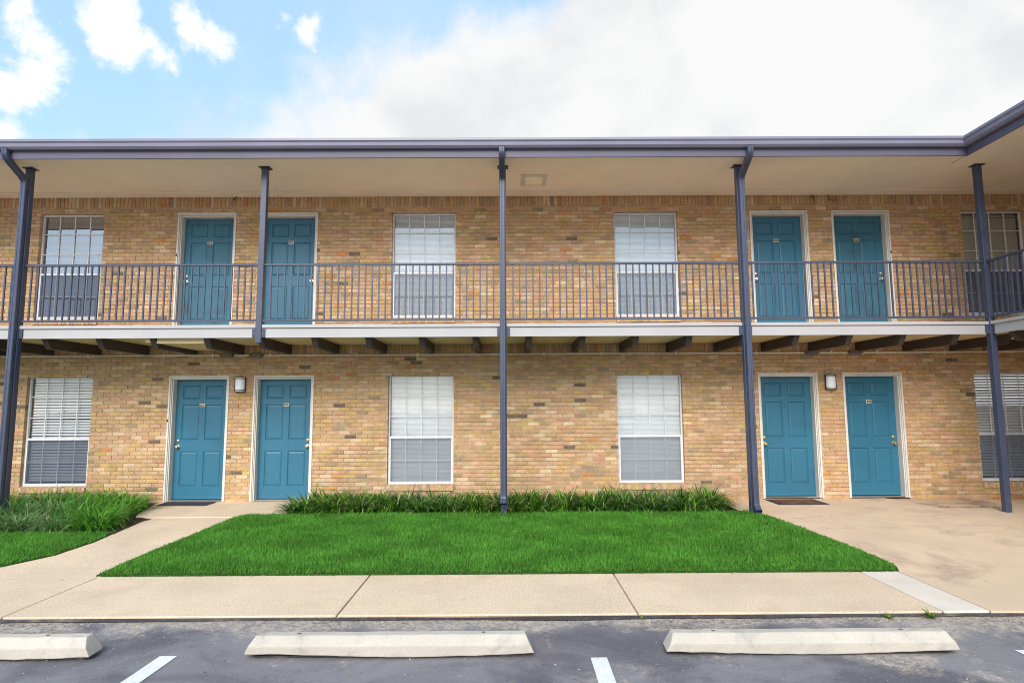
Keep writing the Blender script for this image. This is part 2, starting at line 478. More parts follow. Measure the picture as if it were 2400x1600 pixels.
def tag(o, label, cat, group=None):
    o['label'] = label; o['category'] = cat
    if group: o['group'] = group
    return o


def kind(o, k): o['kind'] = k; return o


def empty(name, loc, rz=0.0):
    o = bpy.data.objects.new(name, None); COL.objects.link(o)
    o.location = loc; o.rotation_euler = (0, 0, rz); o.empty_display_size = 0.2
    return o


def soft(a, t):                                                      # small helper: lerp of tuples
    return tuple(p + (q - p) * t for p, q in zip(*a))


# ------------------------------------------------------------------ ground heights
def zg(y):
    t = min(max((-y - 1.6) / 2.7, 0), 1)
    return -0.045 - 0.055 * t


LOT = -0.14

# ------------------------------------------------------------------ ground sheets
mb = MB(); mb.add([(-400, -400, LOT - 0.012), (400, -400, LOT - 0.012), (400, 400, LOT - 0.012), (-400, 400, LOT - 0.012)], [(0, 1, 2, 3)])
kind(part('ground', mb, M_soil), 'structure')

mb = MB()
nx, ny = 90, 60
xs = np.linspace(-40, 40, nx); ys = np.concatenate([[-120, -60, -30, -18], np.linspace(-12, -5.40, ny - 4)])
vs = []
for y in ys:
    for x in xs:
        k = 1.0 if -12 < y < -5.5 else 0.0
        vs.append((x, y, LOT + 0.006 * k * (math.sin(x * 1.3 + y * 2.1) * math.sin(y * 1.7 - x * 0.6))))
fs = [(j * nx + i, j * nx + i + 1, (j + 1) * nx + i + 1, (j + 1) * nx + i) for j in range(len(ys) - 1) for i in range(nx - 1)]
mb.add(vs, fs)
kind(smooth(part('parking_lot', mb, M_asph)), 'structure')

# sidewalk with its cast slabs
swalk = MB(); swalk.box(-40, 40, -5.44, -4.30, LOT - 0.10, -0.125)
sw = kind(part('sidewalk', swalk, M_conc), 'structure')
SW = [-40, -17, -12.8, -8.9, -6.5, -4.085, -1.40, 1.025, 3.49]
for a, b in zip(SW[:-1], SW[1:]):
    m = MB(); m.box(a + 0.006, b - 0.006, -5.45, -4.285, -0.121, -0.100 + random.uniform(-0.002, 0.002), bev=0.006)
    part('paving_slab', m, M_conc, sw)
m = MB(); m.box(3.495, 3.865, -5.452, -4.285, -0.121, -0.098, bev=0.006)
o = part('paving_slab', m, M_white, sw); o['label'] = 'narrow white painted slab'

# sandy tar fillet along the kerb
m = MB(); pts0, pts1 = [], []
N = 260
for i in range(N + 1):
    x = -16 + 32 * i / N
    w_ = 0.020 + 0.018 * math.sin(x * 1.1 + 1) + 0.012 * math.sin(x * 3.7) + random.uniform(-0.004, 0.004)
    pts0.append((x, -5.4475, -0.112 - 0.012 * (0.5 + 0.5 * math.sin(x * 0.9 + 2)))); pts1.append((x, -5.455 - max(0.008, w_), LOT + 0.008))
m.add(pts0 + pts1, [(i, i + 1, N + 2 + i, N + 1 + i) for i in range(N)])
kind(part('kerb', m, M_tar), 'structure')


def strip_grid(name, fx0, fx1, y0, y1, n, mat, lift=0.0, thick=None, nxx=2, zf=zg):
    """ground sheet between two side lines, following the slope"""
    m = MB(); vs = []
    for j in range(n + 1):
        y = y0 + (y1 - y0) * j / n
        for i in range(nxx + 1):
            x = fx0(y) + (fx1(y) - fx0(y)) * i / nxx
            vs.append((x, y, zf(y) + lift))
    W_ = nxx + 1
    m.add(vs, [(j * W_ + i, j * W_ + i + 1, (j + 1) * W_ + i + 1, (j + 1) * W_ + i) for j in range(n) for i in range(nxx)])
    if thick:
        rim = [j * W_ for j in range(n + 1)] + [n * W_ + i for i in range(1, W_)] + [j * W_ + nxx for j in range(n - 1, -1, -1)] + [i for i in range(nxx - 1, 0, -1)]
        v2 = [vs[i] for i in rim] + [(vs[i][0], vs[i][1], vs[i][2] - thick) for i in rim]
        L_ = len(rim)
        m.add(v2, [(k, (k + 1) % L_, L_ + (k + 1) % L_, L_ + k) for k in range(L_)])
    return part(name, m, mat)


def lin(pts):
    ys_ = [p[1] for p in pts]; xs_ = [p[0] for p in pts]
    order = np.argsort(ys_); ys_ = np.array(ys_)[order]; xs_ = np.array(xs_)[order]
    return lambda y: float(np.interp(y, ys_, xs_))


walkL = lin([(-5.17, -1.38), (-5.24, -1.64), (-5.08, -2.86), (-5.11, -3.49), (-5.34, -3.95), (-5.9, -4.28)])
lawnL = lin([(-4.12, -4.28), (-4.13, -3.82), (-4.11, -3.16), (-4.06, -2.36), (-4.04, -1.45), (-3.98, -1.33), (-3.9, -1.28)])
lawnR = lin([(3.66, -1.28), (3.68, -1.37), (3.77, -1.87), (3.85, -2.56), (3.93, -3.30), (3.96, -3.84), (3.95, -4.13), (3.88, -4.28)])
kind(strip_grid('path', lambda y: walkL(y) - 0.02, lambda y: lawnL(y) + 0.05, -4.283, -1.385, 24, M_conc, 0.0, 0.12, 6), 'structure')
m = MB()
poly = [(-5.50, -1.385), (-5.62, -1.15), (-5.93, -0.14), (-5.93, 0.20), (-3.30, 0.20), (-3.42, -1.25), (-3.46, -1.385)]
m.add([(x, y, -0.034) for x, y in poly] + [(x, y, -0.16) for x, y in poly], [tuple(range(7))] + [(i, (i + 1) % 7, 7 + (i + 1) % 7, 7 + i) for i in range(7)])
kind(part('doorstep', m, M_conc), 'structure')
# apron on the right; its back edge leaves a strip of bare dirt by the wall
kind(strip_grid('pavement', lambda y: (lawnR(y) - 0.04) if y > -4.285 else 3.875, lambda y: 26, -5.452, -0.90, 40, M_apron, 0.0, 0.10, 30), 'structure')
m = MB()
pl = [(3.42, -0.902), (3.42, 0.2), (6.40, 0.2), (6.52, -0.25), (6.72, -0.902)]
m.add([(x, y, -0.045) for x, y in pl] + [(x, y, -0.15) for x, y in pl], [tuple(range(5))] + [(i, (i + 1) % 5, 5 + (i + 1) % 5, 5 + i) for i in range(5)])
m.box(7.92, 26, -0.902, 0.2, -0.15, -0.045)
kind(part('pavement', m, M_apron), 'structure')
m = MB(); NXD = 26
vs = []
for j in range(7):
    for i in range(NXD):
        x = 6.35 + 1.65 * i / (NXD - 1); y = 0.12 - 1.03 * j / 6
        vs.append((x, y, -0.062 + 0.010 * math.sin(x * 7 + y * 3) * math.sin(y * 9 + x) - 0.012 * (j > 4)))
m.add(vs, [(j * NXD + i, j * NXD + i + 1, (j + 1) * NXD + i + 1, (j + 1) * NXD + i) for j in range(6) for i in range(NXD - 1)])
kind(part('soil', m, M_dirt), 'structure')

# beds and lawn soil
kind(strip_grid('planting_bed', lambda y: -3.47, lambda y: 3.50, -1.285, 0.2, 6, M_soil, 0.0, 0.1, 10), 'structure')
kind(strip_grid('planting_bed', lambda y: -22, lambda y: (walkL(y) if y < -1.385 else np.interp(y, [-1.385, -1.15, -0.14, 0.2], [-5.50, -5.62, -5.93, -5.93])) - 0.005, -2.44, 0.2, 14, M_soil, 0.004, 0.1, 30), 'structure')
kind(strip_grid('lawn_soil', lawnL, lawnR, -4.278, -1.285, 20, M_lawnsoil, 0.012, 0.1, 12), 'structure')
kind(strip_grid('lawn_soil', lambda y: -22, lambda y: walkL(y) - 0.022 if y > -4.0 else walkL(y) - 0.03, -4.278, -2.44, 16, M_lawnsoil, 0.012, 0.1, 20), 'structure')

# painted parking lines


def line(x0, x1, y0, y1, sk):
    mm = MB(); n = 30; vs = []
    for j in range(n + 1):
        y = y0 + (y1 - y0) * j / n
        for x in (x0, x1):
            xx = x + sk * (y - y0)
            vs.append((xx, y, LOT + 0.004 + 0.006 * (math.sin(xx * 1.3 + y * 2.1) * math.sin(y * 1.7 - xx * 0.6)) + 0.001))
    mm.add(vs, [(2 * j, 2 * j + 1, 2 * j + 3, 2 * j + 2) for j in range(n)])
    return kind(part('parking_line', mm, M_line), 'structure')


line(-2.42, -2.30, -6.14, -10.4, 0.03)
line(0.54, 0.65, -6.22, -10.4, 0.0)
line(3.49, 3.60, -6.14, -10.4, 0.0)

# ------------------------------------------------------------------ the building
B = empty('apartment_building', (0, 0, 0))
tag(B, 'two storey tan brick apartment building with teal doors and a slate blue balcony railing', 'building')

WW = 1.13
LZ0, LZ1, UZ0, UZ1 = 0.237, 2.106, 3.112, 4.998
WIN_LO = [-8.345, -2.100, 1.862, 8.088]
WIN_UP = [-8.335, -2.080, 1.878, 8.095]
DOOR_LO = [(-5.895, 'L', '438'), (-4.430, 'R', '436'), (4.310, 'L', None), (5.784, 'R', '435')]
DOOR_UP = [(-5.895, 'L', '538'), (-4.440, 'R', '536'), (4.300, 'L', '537'), (5.765, 'R', '535')]
DW = 1.042
DZ_LO, DZ_UP = (-0.06, 2.110), (2.800, 5.013)
OPEN = [(x, x + WW, LZ0 - 0.10, LZ1) for x in WIN_LO] + [(x, x + WW, UZ0 - 0.10, UZ1) for x in WIN_UP] + \
       [(d_[0], d_[0] + DW, *DZ_LO) for d_ in DOOR_LO] + [(d_[0], d_[0] + DW, *DZ_UP) for d_ in DOOR_UP]
WX0, WX1, WZ0, WZ1 = -10.4, 9.75, -0.14, 5.33

# wall core (mortar) with openings and reveals
e = 0.006
mb = MB()
xe = sorted({WX0, WX1} | {o[0] - e for o in OPEN} | {o[1] + e for o in OPEN})
ze = sorted({WZ0, WZ1} | {o[2] - e for o in OPEN} | {o[3] + e for o in OPEN})
for i in range(len(xe) - 1):
    for j in range(len(ze) - 1):
        cx, cz = (xe[i] + xe[i + 1]) / 2, (ze[j] + ze[j + 1]) / 2
        if any(o[0] - e < cx < o[1] + e and o[2] - e < cz < o[3] + e for o in OPEN): continue
        mb.add([(xe[i], 0.011, ze[j]), (xe[i + 1], 0.011, ze[j]), (xe[i + 1], 0.011, ze[j + 1]), (xe[i], 0.011, ze[j + 1])], [(0, 1, 2, 3)])
for a, b, c_, d_ in OPEN:
    a -= e; b += e; c_ -= e; d_ += e
    mb.add([(a, .011, c_), (a, .24, c_), (a, .24, d_), (a, .011, d_)], [(0, 1, 2, 3)])
    mb.add([(b, .011, c_), (b, .011, d_), (b, .24, d_), (b, .24, c_)], [(0, 1, 2, 3)])
    mb.add([(a, .011, d_), (a, .24, d_), (b, .24, d_), (b, .011, d_)], [(0, 1, 2, 3)])
    mb.add([(a, .011, c_), (b, .011, c_), (b, .24, c_), (a, .24, c_)], [(0, 1, 2, 3)])
wall = part('wall', mb, M_mortar, B, fix=False)

PAL = [((.495, .315, .168), 32), ((.530, .335, .205), 24), ((.505, .335, .142), 16), ((.575, .415, .260), 12),
       ((.420, .282, .158), 9), ((.340, .250, .152), 4.2), ((.170, .128, .090), 1.1), ((.515, .240, .085), 1.2), ((.500, .275, .165), 5)]
PW = [p[1] for p in PAL]


def tone():
    c = random.choices(PAL, PW)[0][0]
    k = random.uniform(0.90, 1.10)
    return tuple(v * k * random.uniform(0.95, 1.05) for v in c)


def brick_geo(mb, x0, x1, z0, z1, yf, yb, tn, tilt=0.0):
    b = 0.0045
    j = lambda: random.uniform(-0.0016, 0.0016)
    fr = [(x0 + b + j(), yf + tilt, z0 + b + j()), (x1 - b + j(), yf - tilt, z0 + b + j()), (x1 - b + j(), yf - tilt, z1 - b + j()), (x0 + b + j(), yf + tilt, z1 - b + j())]
    md = [(x0, yf + b, z0), (x1, yf + b, z0), (x1, yf + b, z1), (x0, yf + b, z1)]
    bk = [(x0, yb, z0), (x1, yb, z0), (x1, yb, z1), (x0, yb, z1)]
    fs = [(0, 1, 2, 3)]
    for k in range(4):
        l = (k + 1) % 4
        fs.append((4 + k, 4 + l, l, k)); fs.append((8 + k, 8 + l, 4 + l, 4 + k))
    mb.add(fr + md + bk, fs, tn)


CH, BL, JT = 0.0667, 0.2032, 0.0098
bricks = []                                                        # (x0,x1,z0,z1,tone)


def rows(x0w, x1w, z0w, z1w, ops, soldiers, out_list):
    z = z0w; r = 0
    while z + CH <= z1w + 0.03:
        za, zb = z + JT / 2, z + CH - JT / 2
        z += CH; r += 1
        zm = (za + zb) / 2
        if any(s0 < zm < s1 for s0, s1 in soldiers): continue
        cuts = [(o[0], o[1]) for o in ops if o[2] - 0.004 < zm < o[3] + 0.004]
        segs = [(x0w, x1w)]
        for c0, c1 in sorted(cuts):
            s = segs.pop()
            if c0 > s[0]: segs.append((s[0], c0))
            if c1 < s[1]: segs.append((c1, s[1]))
        for s0, s1 in segs:
            off = (BL / 2 if r % 2 else 0.0)
            k0 = math.floor((s0 - off) / BL)
            x = off + k0 * BL
            while x < s1:
                a, b = max(x + JT / 2, s0), min(x + BL - JT / 2, s1)
                x += BL
                if b - a > 0.03: out_list.append((a, b, za, zb))


SOLD = [(5.105, 5.40), (2.46, 2.68)]
lst = []
rows(WX0, WX1, -0.117, 5.34, OPEN, SOLD, lst)
for z0s, z1s in ((5.108, 5.312), (2.478, 2.682)):
    x = WX0
    while x < WX1:
        lst.append((x + JT / 2, x + CH - JT / 2, z0s + JT / 2, z1s - JT / 2)); x += CH
camv = Vector((0, -10.53, 1.565))
full = [q for q in lst if abs((q[1] - q[0]) - (BL - JT)) < 1e-4 and 0.34 < q[2] < 2.35]
full.sort(key=lambda q: (Vector(((q[0] + q[1]) / 2, 0, (q[2] + q[3]) / 2)) - camv).length)
single = set(full[:300])
mb = MB()
for q in lst:
    if q in single: continue
    brick_geo(mb, *q, random.uniform(-0.003, 0.003), 0.105, tone(), random.uniform(-0.0015, 0.0015))
bst = part('brick', mb, M_brick, wall, fix=False); kind(bst, 'stuff')
variants = []
for k in range(60):
    m = MB(); brick_geo(m, -(BL - JT) / 2, (BL - JT) / 2, -(CH - JT) / 2, (CH - JT) / 2, 0.0, 0.105, tone(), random.uniform(-0.0015, 0.0015))
    variants.append(m.mesh('brick', M_brick))
for q in full[:300]:
    put('brick', random.choice(variants), wall, ((q[0] + q[1]) / 2, random.uniform(-0.003, 0.003), (q[2] + q[3]) / 2))

# return wall of the right wing, out of frame to the right
m = MB(); m.box(9.761, 9.99, -9.0, 0.24, -0.14, 5.33)
wall2 = part('wall', m, M_mortar, B)
l2 = []; rows(-9.0, -0.012, -0.117, 5.30, [], [], l2)
m = MB()
for q in l2: brick_geo(m, *q, random.uniform(-0.003, 0.003), 0.02, tone())
m.v = [(9.75 + y, x, z) for x, y, z in m.v]
kind(part('brick', m, M_brick, wall2), 'stuff')

# the rest of the shell, so that rooms are dark
m = MB()
m.box(-10.6, -10.41, 0.02, 7, -0.14, 5.4); m.box(-10.6, 10, 7.0, 7.2, -0.14, 5.4)
m.box(-10.4, 9.98, 0.25, 6.99, 2.62, 2.78); m.box(-10.4, 9.98, 0.25, 6.99, -0.15, -0.06)
m.box(-10.4, 9.9, 3.0, 3.1, -0.05, 2.61); m.box(-10.4, 9.9, 3.0, 3.1, 2.79, 5.3)
part('partition', m, M_dark, B)

# ---- roof, gutter, fascia, soffit -------------------------------------------------
RX = 6.93                                                         # inner corner of the eaves (fascia line of the right wing)
m = MB()
m.box(-10.6, 17, -1.70, 7.3, 5.475, 5.56); m.box(RX + 0.02, 17, -9.0, -1.702, 5.475, 5.56)
part('roof', m, M_roof, B)
m = MB(); m.box(-10.6, RX - 0.002, -1.735, -1.712, 5.285, 5.47, bev=0.002)
part('roof_fascia', m, M_fasciaR, B)
m = MB(); m.box(RX, RX + 0.023, -9.0, -1.712, 5.285, 5.47, bev=0.002)
part('roof_fascia', m, M_fasciaR, B)
GP = [(0.0, 0.0), (0.0, -0.135), (0.055, -0.135), (0.085, -0.105), (0.092, -0.055), (0.112, -0.035), (0.112, 0.0), (0.105, 0.004), (0.098, -0.012), (0.012, -0.02)]


def gutter_run(axis, a0, a1, b, zt, seams):
    m = MB(); n = len(GP)
    for c0, c1 in zip([a0] + seams, seams + [a1]):
        k = 0.0015 * (seams.index(c0) % 2) if c0 in seams else 0
        vs = []
        for t in (c0, c1):
            for p, q in GP:
                off = p + (k if p > 0.02 else 0)
                if axis == 'x':
                    # mitre at the inner corner
                    tt = t - off if (t == a1) else t
                    vs.append((tt, b - off, zt + q))
                else:
                    tt = t - off if (t == a1) else t
                    vs.append((b - off, tt, zt + q))
        m.add(vs, [(i, (i + 1) % n, n + (i + 1) % n, n + i) for i in range(n)] + [tuple(range(n)), tuple(range(n, 2 * n))])
    return m


part('gutter', gutter_run('x', -10.6, RX, -1.737, 5.545, [-7.9, -4.3, -0.6, 3.95]), M_gutter, B)
part('gutter', gutter_run('y', -9.0, -1.737, RX - 0.002, 5.545, [-6.0, -3.4]), M_gutter, B)
# soffit boards: narrow outer strip, main panels, wall trim
for x0, x1 in ((-10.6, 9.74),):
    m = MB(); m.box(x0, x1, -1.40, -0.26, 5.302, 5.32); part('soffit_panel', m, M_soffit, B)
    m = MB(); m.box(x0, x1 if x1 < 9 else RX - 0.001, -1.711, -1.405, 5.299, 5.318); part('soffit_panel', m, M_soffit, B)
m = MB(); m.box(RX + 0.024, 9.74, -9.0, -1.406, 5.299, 5.318); part('soffit_panel', m, M_soffit, B)
m = MB(); m.box(-10.6, 9.74, -0.255, -0.006, 5.290, 5.31, bev=0.004); part('soffit_trim', m, M_soffit, B)

# ---- balcony -----------------------------------------------------------------------
PX = [-7.505, -3.822, -0.090, 3.612, 7.395]
PY0, PY1 = -1.365, -1.275
edges = [-11.18] + PX
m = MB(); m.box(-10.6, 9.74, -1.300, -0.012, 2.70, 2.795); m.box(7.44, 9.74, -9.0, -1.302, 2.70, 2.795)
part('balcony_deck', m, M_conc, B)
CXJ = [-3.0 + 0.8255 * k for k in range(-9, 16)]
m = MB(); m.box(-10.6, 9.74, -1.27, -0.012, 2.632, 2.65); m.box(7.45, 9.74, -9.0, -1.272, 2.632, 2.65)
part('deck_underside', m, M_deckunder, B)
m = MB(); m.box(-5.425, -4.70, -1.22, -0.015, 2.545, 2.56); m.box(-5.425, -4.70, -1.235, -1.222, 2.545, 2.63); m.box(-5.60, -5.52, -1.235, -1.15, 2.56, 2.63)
o = part('deck_underside', m, M_deckunder, B); o['label'] = 'lower cream plywood panel between two joists'
for i in range(5):
    a = edges[i] + 0.045 + 0.052 if i else -10.6
    b = edges[i + 1] - 0.045 - 0.052
    m = MB()
    m.box(a, b, -1.330, -1.315, 2.625, 2.757)                      # web
    m.box(a, b, -1.338, -1.29, 2.615, 2.624)                       # bottom flange
    part('balcony_beam', m, M_fascia, B)
    a2 = edges[i] + 0.047 if i else -10.6
    b2 = edges[i + 1] - 0.047
    m = MB(); m.box(a2, b2, -1.352, -1.302, 2.762, 2.812, bev=0.004)
    part('deck_edge', m, M_fascia, B)
m = MB(); m.box(7.375, 7.39, -9.0, -1.365 - 0.05, 2.625, 2.757); m.box(7.367, 7.41, -9.0, -1.415, 2.615, 2.624)
part('balcony_beam', m, M_fascia, B)
m = MB(); m.box(7.353, 7.438, -9.0, -1.368, 2.762, 2.812, bev=0.004); part('deck_edge', m, M_fascia, B)
JP = [(-1.285, 2.630), (-1.165, 2.470), (-0.014, 2.478), (-0.014, 2.630)]
jm = MB(); hw = 0.043
jm.add([(-hw, y, z) for y, z in JP] + [(hw, y, z) for y, z in JP], [(0, 1, 2, 3), (4, 7, 6, 5), (0, 4, 5, 1), (1, 5, 6, 2), (2, 6, 7, 3), (3, 7, 4, 0)])
jme = orient(jm.mesh('joist', M_joist))
for x in CXJ:
    if -10.4 < x < 9.6: put('joist', jme, B, (x, 0, random.uniform(-0.004, 0.004)))
jm2 = MB()
jm2.add([(7.45 + (y + 1.285) * -0 + a, b_, z) for a, z in ((0.0, 2.63), (0.12, 2.485), (2.29, 2.485), (2.29, 2.63)) for b_ in (-hw, hw)],
        [(0, 2, 4, 6), (1, 7, 5, 3), (0, 1, 3, 2), (2, 3, 5, 4), (4, 5, 7, 6), (6, 7, 1, 0)])
jme2 = orient(jm2.mesh('joist', M_joist))
for k in range(9): put('joist', jme2, B, (0, -1.60 - 0.8255 * k, 0))

# posts with top plate and beam brackets
for i, x in enumerate(PX):
    z0 = 2.535 if i == 1 else -0.10
    m = MB()
    m.box(-0.045, 0.045, PY0, PY1, z0, 5.292, bev=0.004)
    post = part('post', m, M_navy, B, (x, 0, 0))
    if i == 1: post['label'] = 'cut off post ending just under the balcony beam'
    m = MB(); m.box(-0.085, 0.085, PY0 - 0.03, PY1 + 0.03, 5.2925, 5.3005)
    part('top_plate', m, M_navy, post)
    for s in (-1, 1):
        if i == 4 and s == 1:
            continue
        m = MB(); xa, xb = sorted((s * 0.0465, s * 0.096))
        m.box(xa, xb, -1.352, -1.342, 2.622, 2.756)
        for zz in (2.655, 2.722):
            m.lathe([(0.009, 0.0), (0.009, -0.006), (0.004, -0.008)], ((xa + xb) / 2, -1.352, zz), 'y', 8)
        part('bracket', m, M_navy, post)
m = MB(); m.box(-0.02, -0.008, -1.418, -1.367, 2.622, 2.756); part('bracket', m, M_navy, post)

# railings, one per bay, each baluster its own
bal = MB(); bal.box(-0.0105, 0.0105, -1.3305, -1.3095, 2.897, 3.731)
balme = orient(bal.mesh('baluster', M_navy))
for i in range(5):
    a = edges[i] + 0.0455 if i else -10.5
    b = edges[i + 1] - 0.0455
    m = MB()
    m.box(a, b, -1.342, -1.298, 3.7315, 3.764, bev=0.004)
    rail = part('railing', m, M_navy, B)
    m = MB(); m.box(a, b, -1.340, -1.300, 2.866, 2.8965, bev=0.003)
    part('bottom_rail', m, M_navy, rail)
    n = max(1, int(round((b - a) / 0.1035)))
    for k in range(1, n):
        x = a + (b - a) * k / n
        if x < -9.0: continue
        put('baluster', balme, rail, (x, 0, 0))
m = MB(); m.box(7.376, 7.418, -9.0, PY0 - 0.001, 3.7315, 3.764, bev=0.004)
rail = part('railing', m, M_navy, B)
m = MB(); m.box(7.377, 7.417, -9.0, PY0 - 0.001, 2.866, 2.8965, bev=0.003); part('bottom_rail', m, M_navy, rail)
for k in range(1, 40): put('baluster', balme, rail, (7.397, -1.365 - 0.1035 * k + 1.32, 0))

# downspouts
HWD, HD = 0.043, 0.036
prof = [(-HWD, -HD + .008), (-HWD, HD - .008), (-HWD + .008, HD), (-0.012, HD), (-0.008, HD - .006), (0.008, HD - .006), (0.012, HD), (HWD - .008, HD), (HWD, HD - .008), (HWD, -HD + .008), (HWD - .008, -HD), (-HWD + .008, -HD)]


def arc(pts, n=6):
    out_ = [pts[0]]
    for i in range(1, len(pts) - 1):
        p0, p1, p2 = (Vector(q) for q in pts[i - 1:i + 2])
        a = p1 + (p0 - p1).normalized() * min(0.12, (p0 - p1).length * 0.48); b = p1 + (p2 - p1).normalized() * min(0.12, (p2 - p1).length * 0.48)
        for k in range(n + 1):
            t = k / n; out_.append(tuple(a * (1 - t) ** 2 + p1 * 2 * t * (1 - t) + b * t * t))
    out_.append(pts[-1]); return out_


for x, zend in ((PX[0] - 0.008, -0.03), (PX[2] - 0.012, 0.165), (PX[3] + 0.012, 0.045)):
    yy = PY0 - HD - 0.004
    m = MB()
    top = arc([(0, -1.795, 5.412), (0, -1.795, 5.30), (0, yy, 5.09), (0, yy, 4.99)])
    m.sweep(top, [(a * 1.04, b * 1.04) for a, b in prof])
    ds = part('downspout', m, M_navy, B, (x, 0, 0)); smooth(ds, 35)
    m = MB(); m.sweep([(0, yy, 5.02), (0, yy, 3.9), (0, yy, 1.9), (0, yy, zend + 0.05)], [(a * 0.965, b * 0.965) for a, b in prof])
    smooth(part('pipe', m, M_navy, ds), 35)
    m = MB(); m.sweep([(0, yy, 5.035), (0, yy, 4.88)], [(a * 1.02, b * 1.03) for a, b in prof]); part('pipe_band', m, M_navy, ds)
    m = MB(); m.sweep([(0, yy, 1.80), (0, yy, 1.765)], [(a * 1.02, b * 1.03) for a, b in prof]); part('pipe_band', m, M_navy, ds)
    kick = arc([(0, yy, zend + 0.13), (0, yy, zend + 0.035), (0, yy - 0.10, zend - 0.035)])
    m = MB(); m.sweep(kick, prof, closed_ends=False)
    smooth(part('outlet', m, M_navy, ds), 35)
    m = MB(); m.sweep(kick[-3:-1], [(a * 0.93, b * 0.9) for a, b in prof], closed_ends=True); part('outlet_shade_plug', m, M_black, ds)  # black plug paints in the shade of the hollow pipe end

# ---- conduit ------------------------------------------------------------------------
m = MB(); m.tube([(x, -0.022, 2.458 + 0.004 * math.sin(x * 0.8)) for x in np.linspace(-10.3, 9.7, 40)], 0.0135, 8)
con = smooth(part('conduit', m, M_conduit, B))
for x in (-4.90, -4.39, 5.26, 6.02):
    m = MB(); m.box(-0.095, 0.095, -0.062, -0.006, -0.036, 0.036, bev=0.008); m.box(-0.075, 0.075, -0.066, -0.062, -0.026, 0.026)
    m.lathe([(0.020, -0.13), (0.020, -0.096)], (0, -0.022, 0), 'x', 10); m.lathe([(0.020, 0.096), (0.020, 0.13)], (0, -0.022, 0), 'x', 10)
    part('junction_box', m, M_box, con, (x, 0, 2.458))
for x in (-7.3, -6.0, -5.15, -4.15, -2.65, -1.6, 0.6, 1.6, 2.9, 4.3, 5.6, 6.4, 7.6):
    m = MB(); m.box(-0.012, 0.012, -0.038, -0.006, -0.028, 0.028); m.lathe([(0.008, 0), (0.006, -0.006)], (0, -0.02, -0.036), 'y', 8)
    part('pipe_clip', m, M_conduit, con, (x, 0, 2.458))


# ---- loose wires under the soffit
for pts in ([(-4.93, -.02, 5.30), (-4.90, -.04, 5.22), (-4.84, -.05, 5.29)], [(-4.42, -.02, 5.24), (-4.36, -.04, 5.19), (-4.33, -.04, 5.30)],
            [(5.43, -.03, 5.31), (5.455, -.05, 5.22), (5.45, -.05, 5.12)], [(5.39, -.02, 5.28), (5.455, -.05, 5.20)],
            [(5.70, -.03, 5.30), (5.73, -.05, 5.19), (5.82, -.05, 5.17), (5.86, -.04, 5.24)]):
    m = MB(); m.tube(pts, 0.006, 6); part('wire', m, M_black, B)

# ---- windows -------------------------------------------------------------------------
CACHE = {}


def cached(key, fn, mat):
    if key not in CACHE: CACHE[key] = orient(fn().mesh(key[0], mat))
    return CACHE[key]


